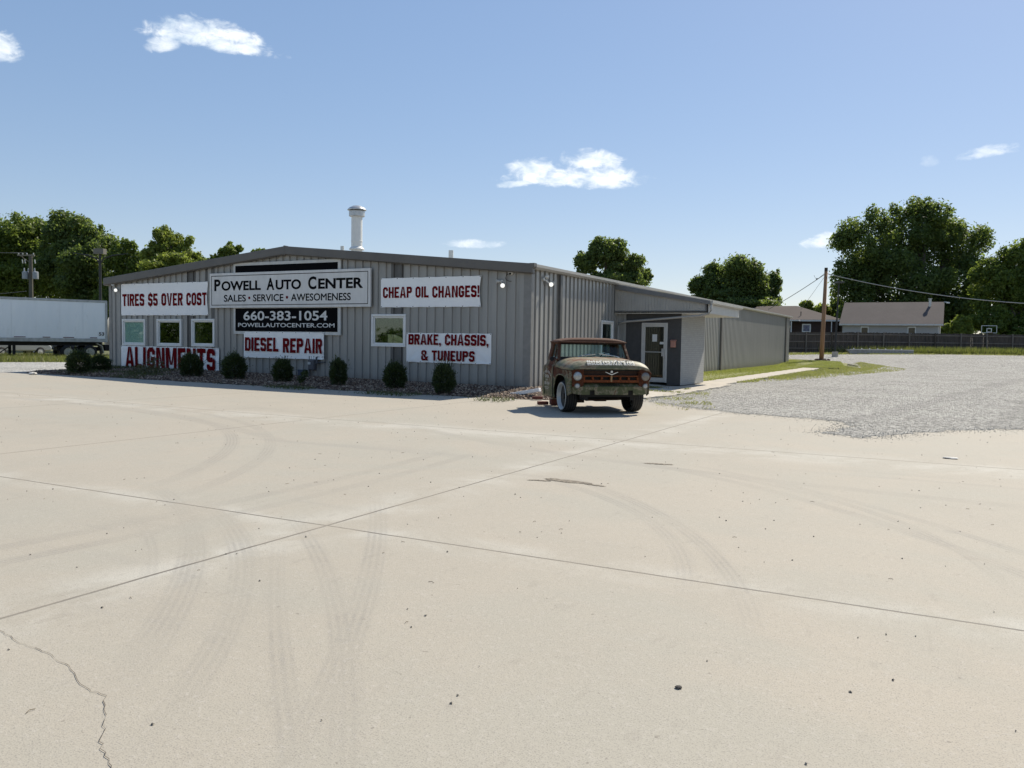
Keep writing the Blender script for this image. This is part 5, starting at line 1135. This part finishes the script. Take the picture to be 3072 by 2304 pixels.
q.build('stem', M_BARK, sp)

# ================================================================ RIGHT BACKGROUND: fence, houses, poles
M_FENCE = simple('old_board', (.078, .062, .050), .9, var=.45, scale=3, stretch=(3, 3, .4)); M_RAIL = simple('fence_rail', (.17, .145, .12), .9, var=.25, scale=3)
fence = thing('board_fence', 'long weathered dark board fence along the back of the gravel lot', 'fence')
q = MB(); rl = MB(); rg = random.Random(3); Lf = 50.0; s = -20.0; HF = 1.92
ang = math.atan2(fdir.y, fdir.x)
while s < Lf:
    x, y = fence_pt(s, 0); w = .138; h = HF + rg.uniform(-.03, .03); z = gz(x, y); nx, ny = fence_pt(s + w, 0); o = rg.uniform(0, .012); a = fn * o; b = fn * (o + .018)
    q.add([(x + a.x, y + a.y, z), (nx + a.x, ny + a.y, z), (nx + b.x, ny + b.y, z), (x + b.x, y + b.y, z), (x + a.x, y + a.y, z + h), (nx + a.x, ny + a.y, z + h), (nx + b.x, ny + b.y, z + h), (x + b.x, y + b.y, z + h)], [(0, 3, 2, 1), (4, 5, 6, 7), (0, 1, 5, 4), (1, 2, 6, 5), (2, 3, 7, 6), (3, 0, 4, 7)])
    s += w + rg.choice((.004, .006, .012))
q.build('boards', M_FENCE, fence)
for hh in (.42, 1.05, 1.72):
    rl = MB()
    for k_ in range(int((Lf + 20) / 2.4)):
        a, b = fence_pt(-20 + k_ * 2.4, .055), fence_pt(-20 + (k_ + 1) * 2.4 - .02, .055); rl.obox((a[0], a[1], gz(*a) + hh + rg.uniform(-.02, .02)), (b[0], b[1], gz(*b) + hh + rg.uniform(-.02, .02)), .04, .085)
    rl.build('rail', M_RAIL, fence)
for k_ in range(int((Lf + 20) / 2.4) + 1):
    a = fence_pt(-20 + k_ * 2.4, .12); rl = MB(); rl.box(-.05, -.05, -.1, .05, .05, HF + .03); o = rl.build('post', M_RAIL if k_ % 4 else M_BARK, fence); o.location = (a[0], a[1], gz(*a)); o.rotation_euler = (0, 0, ang)
# grey garage
ROT = ang
def shingle(name, c):
    mt, nt, b = node_mat(name); t = NT(nt); f = t.noise(7, 5, .7, stretch=(1, 1, 4)); g = t.noise(.7, 4, .6)
    t.l(t.ramp(t.m('ADD', t.m('MULTIPLY', f, .6), t.m('MULTIPLY', g, .4)), [(.3, tuple(x * .72 for x in c)), (.55, c), (.75, tuple(x * 1.25 for x in c))]), b.inputs['Base Color']); b.inputs['Roughness'].default_value = .95; t.l(t.bump(f, .4, .02), b.inputs['Normal']); return mt
M_SHING = shingle('grey_shingle', (.100, .082, .075)); M_SHING2 = shingle('brown_shingle', (.085, .065, .056))
gA_ = at(2505 + 20, 1050, 84); zg = gz(gA_.x, gA_.y)
ga = thing('garage', 'pale grey sided garage with large plain shingle roof behind the fence', 'garage', (gA_.x, gA_.y, zg), 0)
GW, GD, EH, RH = 8.8, 7.4, 3.0, 5.16
M_SIDING = simple('vinyl_siding', (.42, .405, .385), .6, var=.04)
q = MB()
for i in range(20): z = i * .14; q.prism([(0, z), (-.022, z), (-.004, z + .14), (0, z + .14)], 'x', 0, GW)
q.add([(v[0], v[1], v[2]) for v in [(0, .001, 0), (GW, .001, 0), (GW, .001, EH), (0, .001, EH)]], [(0, 1, 2, 3)])
for x in (0, GW): q.add([(x, 0, 0), (x, GD, 0), (x, GD, EH), (x, GD / 2, RH - .1), (x, 0, EH)], [(0, 1, 2, 3, 4)])
q.add([(0, GD, 0), (GW, GD, 0), (GW, GD, EH), (0, GD, EH)], [(0, 1, 2, 3)])
q.build('wall', M_SIDING, ga)
q = MB(); q.add([(-.28, -.4, EH - .16), (GW + .28, -.4, EH - .16), (GW + .28, GD / 2, RH), (-.28, GD / 2, RH)], [(0, 1, 2, 3)]); q.add([(-.28, GD + .4, EH - .16), (GW + .28, GD + .4, EH - .16), (GW + .28, GD / 2, RH), (-.28, GD / 2, RH)], [(0, 1, 2, 3)])
gr = q.build('roof', M_SHING, ga, solid=.09)
q = MB(); q.box(-.28, -.47, EH - .27, GW + .28, -.39, EH - .13); q.box(-.29, -.39, EH - .3, GW + .29, 0, EH - .27); q.build('gutter', simple('gutter_white', (.60, .59, .57), .5), ga)
q = MB(); q.box(GW - .18, -.06, 0, GW - .08, -.02, EH - .25); q.build('downspout', MATS['gutter_white'], ga)
q = MB(); q.tube([(GW - 1.0, 2.9, RH - .9), (GW - 1.0, 2.9, RH + .28)], .13, 14); q.tube([(GW - 1.0, 2.9, RH + .30), (GW - 1.0, 2.9, RH + .36)], .20, 14); q.tube([(GW - 1.0, 2.9, RH - .60), (GW - 1.0, 2.9, RH - .50)], [.3, .14], 14); q.build('flue', simple('flue_metal', (.45, .45, .44), .35, metal=.7), gr)
q = MB(); q.tube([(GW + .25, GD / 2 - .1, RH + .02), (GW + .6, GD / 2 - .2, RH - .02)], .04, 6); q.box(GW + .45, GD / 2 - .3, RH - .12, GW + .75, GD / 2 - .05, RH + .0); q.build('yard_lamp', M_WHITE, ga)
for x in (1.72, 5.98):
    q = MB(); q.box(x, -.05, 1.9, x + .74, -.024, 1.98); q.box(x, -.05, 2.5, x + .74, -.024, 2.62); q.box(x, -.05, 1.98, x + .08, -.024, 2.5); q.box(x + .66, -.05, 1.98, x + .74, -.024, 2.5); q.box(x, -.05, 1.1, x + .74, -.024, 1.18); q.box(x, -.05, 1.18, x + .08, -.024, 1.9); q.box(x + .66, -.05, 1.18, x + .74, -.024, 1.9)
    wf = q.build('window', M_WHITE, ga); q = MB(); q.box(x + .08, -.036, 1.18, x + .66, -.028, 2.5); q.build('pane', simple('brown_pane', (.10, .075, .04), .25, var=.2), wf)
# brown brick house with hip roof
hA = at(2250, 1050, 91); zh = gz(hA.x, hA.y)
ho = thing('brick_house', 'low dark brick house with brown hip roof behind the fence', 'house', (hA.x, hA.y, zh), 0)
HW, HD, HE, HR = 8.9, 8.5, 3.27, 4.95
q = MB(); q.box(0, 0, 0, HW, HD, HE); q.build('wall', brick_mat('brown_brick', (.05, .026, .02), (.036, .02, .016), (.06, .045, .04)), ho)
q = MB(); e = .45; q.add([(-e - 3.5, -e, HE), (HW + e, -e, HE), (HW + e, HD + e, HE), (-e - 3.5, HD + e, HE), (0, HD / 2, HR), (4.15, HD / 2, HR)], [(0, 1, 5, 4), (1, 2, 5), (2, 3, 4, 5), (3, 0, 4)]); q.build('roof', M_SHING2, ho, solid=.08)
q = MB(); q.box(-e, -e - .05, HE - .14, HW + e, -e + .02, HE + .02); q.build('gutter', MATS['gutter_white'], ho); q = MB(); q.box(8.36, -.45, 0, 8.45, -.38, HE - .1); q.build('downspout', MATS['gutter_white'], ho)
q = MB(); q.box(5.4, -.05, 2.0, 6.3, -.01, 2.1); q.box(5.4, -.05, 2.75, 6.3, -.01, 2.86); q.box(5.4, -.05, 2.1, 5.52, -.01, 2.75); q.box(6.18, -.05, 2.1, 6.3, -.01, 2.75); wf = q.build('window', M_WHITE, ho); q = MB(); q.box(5.52, -.03, 2.1, 6.18, -.02, 2.75); q.build('pane', simple('blue_pane', (.10, .12, .2), .15, var=.5, scale=4), wf)
q = MB(); q.box(2.6, -1.8, HE - .14, 5.3, -.5, HE - .02); pr = q.build('porch_roof', MATS['gutter_white'], ho); q = MB(); q.box(4.5, -1.7, 0, 4.6, -1.6, HE - .14); q.build('porch_post', M_WHITE, pr); q = MB(); q.obox((3.6, -1.7, 1.5), (4.5, -1.7, 2.6), .06, .08); q.build('brace', simple('new_wood', (.45, .36, .2), .8), pr)
q = MB(); q.tube([(5.1, .9, HE + .2), (5.1, .9, HE + .95)], .045, 8); q.build('vent_pipe', M_DARK, ho)
# shed roof glimpsed past the garage
sh = at(2832, 985, 100); so_ = thing('shed', 'pale metal shed roof glimpsed beyond the right end of the garage', 'shed', (sh.x, sh.y, gz(sh.x, sh.y)), ROT)
q = MB(); q.prism([(0, 2.3), (2.8, 2.9), (2.8, 3.0), (0, 2.4)], 'x', -.8, 1.7); q.build('roof', simple('shed_metal', (.45, .44, .42), .5), so_); q = MB(); q.box(-.7, .2, 0, 1.6, 2.7, 2.3); q.build('wall', simple('shed_wall', (.30, .29, .27), .8), so_)
# wooden service pole with its cables
pb = at(2464, 1078, 66); zp_ = gz(pb.x, pb.y)
po = thing('utility_pole', 'bare brown wooden pole standing in the grass at the end of the shop', 'utility pole', (pb.x, pb.y, zp_))
M_POLE = simple('pole_wood', (.29, .155, .075), .85, var=.3, scale=2.2, stretch=(4, 4, .25), bump=.3, dirt=((.14, .085, .05), .7)); PH = 7.36
q = MB(); q.tube([(0, 0, -.2), (.03, 0, 1.5), (.12, .05, PH - .28)], [.18, .17, .125], 14); q.build('pole', M_POLE, po, smooth=True)
q = MB(); q.tube([(.12, .05, PH - .28), (.122, .05, PH)], [.128, .125], 14); q.build('cap', simple('pole_cap', (.05, .035, .025), .8), po)
q = MB(); rg = random.Random(2)
for k_ in range(14):
    a = k_ / 14 * 6.28; q.lathe([(.14, 0), (.11, .10), (.02, .15)], (.36 * math.cos(a) * rg.uniform(.5, 1.6), .36 * math.sin(a), -.02), n=6)
q.build('soil_collar', simple('clay_clods', (.085, .05, .03), .95, var=.4, scale=10), po)
def wire(mb, a, b, sag, r, n=18):
    a, b = Vector(a), Vector(b); mb.tube([a.lerp(b, i / n) - Vector((0, 0, sag * 4 * (i / n) * (1 - i / n))) for i in range(n + 1)], r, 5)
top = pb + Vector((.12, .05, PH - .45)); top.z = zp_ + PH - .45; O_ = Vector((pb.x, pb.y, zp_))
M_WIRE = simple('service_wire', (.23, .23, .22), .5); M_WIREB = simple('bright_wire', (.38, .37, .34), .5)
q = MB(); wire(q, top - O_, at(3250, 917, 58) - O_, .55, .028); q.build('service_cable', M_WIREB, po)
q = MB(); wire(q, top - O_, at(2305, 928, 84) - O_, .10, .028); q.build('service_cable', M_WIRE, po); q = MB(); wire(q, top - O_ + Vector((0, 0, -.1)), at(2402, 930, 76) - O_, .02, .013); q.build('guy_wire', M_WIRE, po)
q = MB()
for sx, zo in ((-1, -.25), (1, -.25)):
    q.tube([Vector((.12 + sx * .12, .05, PH - .45)), Vector((.12 + sx * .5, .2, PH - .75)), Vector((.12 + sx * .75, .3, PH - .9)), Vector((.12 + sx * .95, .4, PH - .55))], .012, 5); q.lathe([(.05, -.06), (.05, .06)], (.12 + sx * .7, .27, PH - .85), n=8)
q.build('drip_loop', M_CABLE, po)
# parking lot lamp by the fence, on its concrete foot
lb_ = at(2505, 1062, 70); lz = gz(lb_.x, lb_.y)
lp = thing('street_lamp', 'thin black lamp post on a square concrete footing by the fence', 'street lamp', (lb_.x, lb_.y, lz), ROT)
q = MB(); q.tube([(0, 0, .3), (.12, 0, 6.2)], [.075, .06], 10); q.build('pole', M_CABLE, lp)
q = MB(); q.box(-.2, -.2, -.1, .2, .2, .42); q.build('footing', M_WALK, lp, bevel=.02); q = MB(); q.box(-.16, -.5, 6.2, .40, .25, 6.34); q.build('lamp_head', simple('lamp_dark', (.05, .05, .045), .5), lp)
# long concrete beam lying by the fence
b0, b1 = at(2537, 1069, 74), at(2738, 1068, 74)
bm_ = thing('concrete_beam', 'long pale precast concrete beam lying on the gravel before the weeds', 'beam', (b0.x, b0.y, gz(b0.x, b0.y)), math.atan2(b1.y - b0.y, b1.x - b0.x)); BL = (b1 - b0).length
q = MB(); q.prism([(.0, .42), (.35, .02), (BL, .0), (BL, .40)], 'y', -.18, .18); q.build('body', simple('beam_concrete', (.30, .29, .27), .9, var=.25, scale=4), bm_, bevel=.02); q = MB(); q.box(.45, -.20, .40, BL, .2, .455); q.build('top_edge', simple('beam_edge', (.62, .60, .56), .8), bm_)
q = MB()
for k_ in range(7): q.lathe([(.05, 0), (.05, .07), (.02, .09)], (.7 + k_ * (BL - 1) / 7, 0, .455), n=8)
q.build('studs', MATS['beam_edge'], bm_)
# basketball backboard
hb = at(2965, 1040, 90); hz = gz(hb.x, hb.y)
hp = thing('basketball_hoop', 'clear basketball backboard with white frame rising above the fence', 'basketball hoop', (hb.x, hb.y, hz), ROT)
q = MB(); z0 = 3.14 - hz; z1 = 3.96 - hz; hw = .85
for bx_ in ((-hw, z0, hw, z0 + .05), (-hw, z1 - .05, hw, z1), (-hw, z0, -hw + .05, z1), (hw - .05, z0, hw, z1), (-.28, z0 + .08, .28, z0 + .15), (-.28, z0 + .45, .28, z0 + .52), (-.28, z0 + .15, -.21, z0 + .45), (.21, z0 + .15, .28, z0 + .45)): q.box(bx_[0], -.03, bx_[1], bx_[2], .0, bx_[3])
q.build('frame', simple('hoop_white', (.75, .75, .75), .5), hp); q = MB(); q.box(-hw + .05, -.015, z0 + .05, hw - .05, -.008, z1 - .05); q.build('backboard', glassy('backboard', clear=1.0, gloss=.0), hp)
q = MB(); q.tube([(.05, .6, 0), (.05, .5, z0), (.05, .05, z0 + .5)], .07, 8); q.build('post', M_CABLE, hp); q = MB(); q.tube([(.225 * math.cos(t), -.28 + .225 * math.sin(t), z0 + .02) for t in [i * 6.283 / 20 for i in range(21)]], .012, 5); q.build('rim', simple('rim_orange', (.5, .1, .03), .5), hp)

# ================================================================ LEFT BACKGROUND: trailer, tractor, cars, poles
tR, tL = at(322, 1080, 54), at(-330, 1080, 46.8)
tdir = (tR - tL).xy.normalized(); TA = math.atan2(tdir.y, tdir.x); TLEN = (tR - tL).xy.length
tz = gz(tR.x, tR.y); o_ = Vector((tR.x, tR.y, tz))
trl = thing('semi_trailer', 'long white box semi trailer parked left of the shop', 'trailer', (tR.x, tR.y, tz), TA)
ZB, ZT = .98 - tz, 3.66 - tz; TW = 2.3
q = MB(); q.box(-TLEN, 0, ZB, 0, TW, ZT)
def trailer_paint():
    mt, nt, b = node_mat('trailer_white'); t = NT(nt); f = t.noise(1.2, 5, .6, .3, stretch=(1.2, 1, .25)); g = t.noise(3, 6, .7, stretch=(1, 1, .3))
    col = t.ramp(f, [(.3, (.84, .85, .86)), (.7, (.90, .90, .90))]); col = t.mix(t.m('MULTIPLY', t.step(g, .55, .8), .3), col, (.48, .47, .43)); t.l(col, b.inputs['Base Color']); b.inputs['Roughness'].default_value = .35; return mt
M_TRL = trailer_paint(); bx_ = q.build('box', M_TRL, trl)
q = MB()
pan = 1.32; k_ = 0
while k_ * pan < TLEN - .2:                                        # gently bulging side sheets with seams
    xa = -k_ * pan - .12; xb = max(-TLEN, xa - pan + .02)
    q.grid(lambda a, b, xa=xa, xb=xb: (xa + (xb - xa) * a, -.012 - .018 * math.sin(a * math.pi * 3) ** 2 * math.sin(b * math.pi) ** .5, ZB + .26 + (ZT - .16 - ZB - .26) * b), 16, 4); k_ += 1
q.build('side_sheet', M_TRL, bx_, smooth=True)
q = MB(); q.box(-TLEN, -.035, ZB, .0, .0, ZB + .22); q.box(-TLEN, -.03, ZT - .13, 0, 0, ZT + .02); q.box(-.10, -.04, ZB - .03, .02, TW, ZT); q.build('rail', simple('trailer_alu', (.42, .42, .41), .4, metal=.4, var=.25, scale=3), bx_)
q = MB()
for k_ in range(9): q.box(-.6 - k_ * 1.35, -.042, ZB + .255, -.6 - k_ * 1.35 - (.62 if k_ % 2 else .42), -.036, ZB + .30)
q.build('reflector_tape', simple('dull_red_tape', (.10, .015, .02), .4), bx_)
q = MB(); vs, fs = font_polys('53', .02); q.add([(-.50 + v[0] * .32, -.046, ZB + .42 + v[1] * .22) for v in vs], fs); q.build('lettering', M_INK, bx_)
q = MB(); q.box(-TLEN, .3, ZB - .25, -.3, TW - .3, ZB); q.box(-5.3, .25, 0, -5.15, .4, ZB); q.box(-5.3, TW - .4, 0, -5.15, TW - .25, ZB); q.obox((-5.2, .32, ZB - .1), (-6.2, .32, .2), .06, .06); q.build('landing_gear', M_DARK, trl)
def wheel(parent, x, y, r, w, rimc, name='wheel'):
    q = MB(); q.lathe([(r * .62, -w / 2), (r * .95, -w / 2), (r, -w * .35), (r, w * .35), (r * .95, w / 2), (r * .62, w / 2)], (0, 0, 0), 'y', 28, caps=False); wh = q.build(name, M_TYRE, parent, smooth=True); wh.location = (x, y, r)
    q = MB(); q.lathe([(r * .63, -w * .46), (r * .56, -w * .30), (r * .3, -w * .22), (r * .22, -w * .5), (.01, -w * .52)], (0, 0, 0), 'y', 24)
    for k_ in range(6): a = k_ * 1.047; q.tube([(r * .42 * math.cos(a), -w * .36, r * .42 * math.sin(a)), (r * .42 * math.cos(a), -w * .2, r * .42 * math.sin(a))], r * .09, 6)
    q.build('rim', rimc, wh); return wh
M_WRIM = simple('dusty_rim', (.36, .34, .28), .6, var=.2)
trc = thing('semi_tractor', 'white truck tractor coupled to the trailer, mostly hidden by the shop corner', 'truck', (tR.x, tR.y, tz), TA)
for x in (-1.05, -2.3):
    wheel(trc, x, .05, .43, .45, M_WRIM); wheel(trc, x, TW - .05, .43, .45, M_WRIM)
q = MB(); q.box(-2.8, .6, .5, 6.0, TW - .6, .75); q.box(-.1, .2, .52, 3.6, TW - .2, .9); q.build('frame', M_DARK, trc)
q = MB(); q.prism([(.35, .85), (3.6, .85), (3.6, 1.5), (2.3, 1.75), (1.9, 2.55), (.35, 2.6)], 'y', .02, TW - .02); cb_ = q.build('cab', simple('cab_white', (.66, .66, .64), .35, var=.05), trc, bevel=.04)
q = MB(); q.prism([(.46, 1.72), (1.95, 1.72), (1.80, 2.25), (.46, 2.25)], 'y', .0, .03); q.build('side_window', simple('cab_window', (.06, .09, .09), .1, var=.4), cb_); q = MB(); q.box(.5, .4, 2.6, 1.3, 1.8, 2.72); q.build('roof_fairing', M_WHITE, cb_)
q = MB(); q.lathe([(.02, .05), (.30, .07), (.33, .12), (.33, 1.3), (.30, 1.35), (.02, 1.37)], (0, 0, 0), 'x', 24); t_ = q.build('fuel_tank', simple('tank_dusty', (.50, .49, .46), .4, var=.12), trc, smooth=True); t_.location = (.55, .12, .58)
q = MB(); q.tube([(.35, -.02, 1.55), (.7, -.05, 1.4), (.9, -.05, 1.55)], .02, 6); q.lathe([(.01, -.02), (.12, -.03), (.12, -.10), (.01, -.12)], (.95, -.05, 1.50), 'y', 12); q.build('side_mirror', M_DARK, trc); q = MB(); q.prism([(-.62, .95), (-.35, .80), (-.25, .35), (-.2, .36), (-.30, .84), (-.6, 1.0)], 'y', -.15, .35); q.build('mud_guard', M_WRIM, trc)
# two cars seen under the trailer
def car(label, loc, rz, paint, scale=1.0):
    c = thing('parked_car', label, 'car', loc, rz, 'cars parked behind the trailer')
    q = MB(); prof = [(-2.1, .35), (2.1, .35), (2.15, .62), (2.0, .82), (1.0, .92), (.35, 1.36), (-1.0, 1.40), (-1.75, .98), (-2.12, .92)]
    q.prism(prof, 'y', -.82, .82); b = q.build('body', paint, c, bevel=.09)
    q = MB(); q.prism([(.85, .94), (.30, 1.30), (-.2, 1.32), (-.2, .94)], 'y', -.826, .826); q.prism([(-.28, .94), (-.28, 1.32), (-.95, 1.33), (-1.45, .98)], 'y', -.826, .826); q.build('side_window', M_SIGNB, b)
    for x in (1.3, -1.3):
        for y in (-.75, .75): wheel(c, x, y, .32, .22, MATS['tank_dusty'])
    q = MB(); q.box(2.08, -.75, .62, 2.17, -.4, .76); q.box(2.08, .4, .62, 2.17, .75, .76); q.build('headlight', M_CHROME, b); return c
c1 = at(45, 1080, 57); c2 = at(150, 1078, 66)
car('silver car with black alloy wheels parked behind the trailer', (c1.x, c1.y, gz(c1.x, c1.y)), TA + .35, simple('silver_paint', (.42, .43, .43), .3, metal=.5, var=.05))
car('dark grey car parked beyond the silver one behind the trailer', (c2.x, c2.y, gz(c2.x, c2.y)), TA, simple('graphite_paint', (.09, .09, .095), .3, metal=.4, var=.05))
# lamp post with two curved arms
l1 = at(303, 1060, 60); lz = gz(l1.x, l1.y)
lm = thing('street_lamp', 'tall black lamp post with curved twin arms behind the trailer', 'street lamp', (l1.x, l1.y, lz), .49)
zt = at(303, 750, 60).z - lz; q = MB(); q.tube([(0, 0, -.1), (0, 0, zt - .35)], [.11, .085], 10); q.build('pole', M_CABLE, lm)
for sx in (-1, 1):
    q = MB(); q.tube([(0, 0, zt - 1.1), (sx * .25, 0, zt - .65), (sx * .9, 0, zt - .42), (sx * 1.95, 0, zt - .28)], [.06, .055, .045, .02], 8); q.build('arm', M_CABLE, lm)
q = MB(); q.box(-.36, -.25, zt - .34, .36, .25, zt + .05); q.build('lamp_head', simple('lamp_tan', (.13, .12, .095), .5), lm)
# transformer pole
u0 = at(96, 1060, 70); uz = gz(u0.x, u0.y); up = thing('transformer_pole', 'grey utility pole with three transformers rising above the trailer', 'utility pole', (u0.x, u0.y, uz), .49)
uz0 = at(96, 768, 70).z - uz; q = MB(); q.tube([(0, 0, -.2), (0, 0, uz0 + .1)], [.20, .14], 12); q.build('pole', simple('grey_pole', (.10, .092, .075), .9, var=.3, scale=2, stretch=(3, 3, .3)), up)
q = MB(); q.obox((-1.05, -.1, uz0), (.4, -.1, uz0), .09, .11); q.obox((-.8, -.08, uz0 - .05), (0, -.1, uz0 - .6), .03, .04); q.obox((.35, -.08, uz0 - .05), (0, -.1, uz0 - .5), .03, .04); q.build('crossarm', simple('crossarm', (.20, .18, .14), .9), up)
for (dx, dy) in ((-.42, -.1), (-.30, .3), (.46, -.12)):
    q = MB(); q.lathe([(.22, uz0 - 1.98), (.23, uz0 - 1.95), (.23, uz0 - 1.40), (.20, uz0 - 1.37), (.05, uz0 - 1.34)], (dx, dy, 0), n=18); q.lathe([(.07, uz0 - 1.36), (.06, uz0 - 1.15), (.03, uz0 - 1.05)], (dx - .08, dy, 0), n=10); q.build('transformer', simple('transformer_grey', (.28, .30, .32), .4), up, smooth=False)
q = MB()
for x in (-.95, -.6, -.25, .3): q.lathe([(.035, uz0 + .06), (.055, uz0 + .10), (.03, uz0 + .2)], (x, -.1, 0), n=8)
for x in (-.62, -.40, .42): q.tube([(x, -.15, uz0 - .35), (x + .04, -.15, uz0 - .68)], .04, 7)
q.build('insulator', simple('porcelain', (.5, .5, .48), .3), up)
q = MB()
for x, dz in ((-.95, .2), (-.6, .2), (-.25, .2), (-.3, -3.0), (-.35, -3.5)): wire(q, (x, -.1, uz0 + dz), (x - 14, -3 - x, uz0 + dz + (.5 if dz > 0 else -1.0)), .25, .014)
q.build('power_line', M_WIRE, up)
# board leaning inside the square window
q = MB(); q.prism([(-.60, 0), (.03, 0), (.03, .13), (-.10, .21), (-.36, .29), (-.60, .30)], 'y', -.006, .006)
bd = q.build('plywood_sheet', simple('tan_ply', (.70, .48, .26), .7, var=.12, scale=5), None); bd.location = (-4.54, .035, 1.30); tag(bd, 'tan plywood offcut with dark lines leaning inside the square window', 'board')
q = MB()
for a, b in (((-.38, .285), (-.40, .0)), ((-.42, .14), (-.2, .07)), ((-.2, .07), (.02, .04)), ((-.5, .295), (-.44, .22))): q.obox((a[0], -.009, a[1]), (b[0], -.009, b[1]), .004, .012, up=(0, 1, 0))
q.build('marker_lines', M_INK, bd)
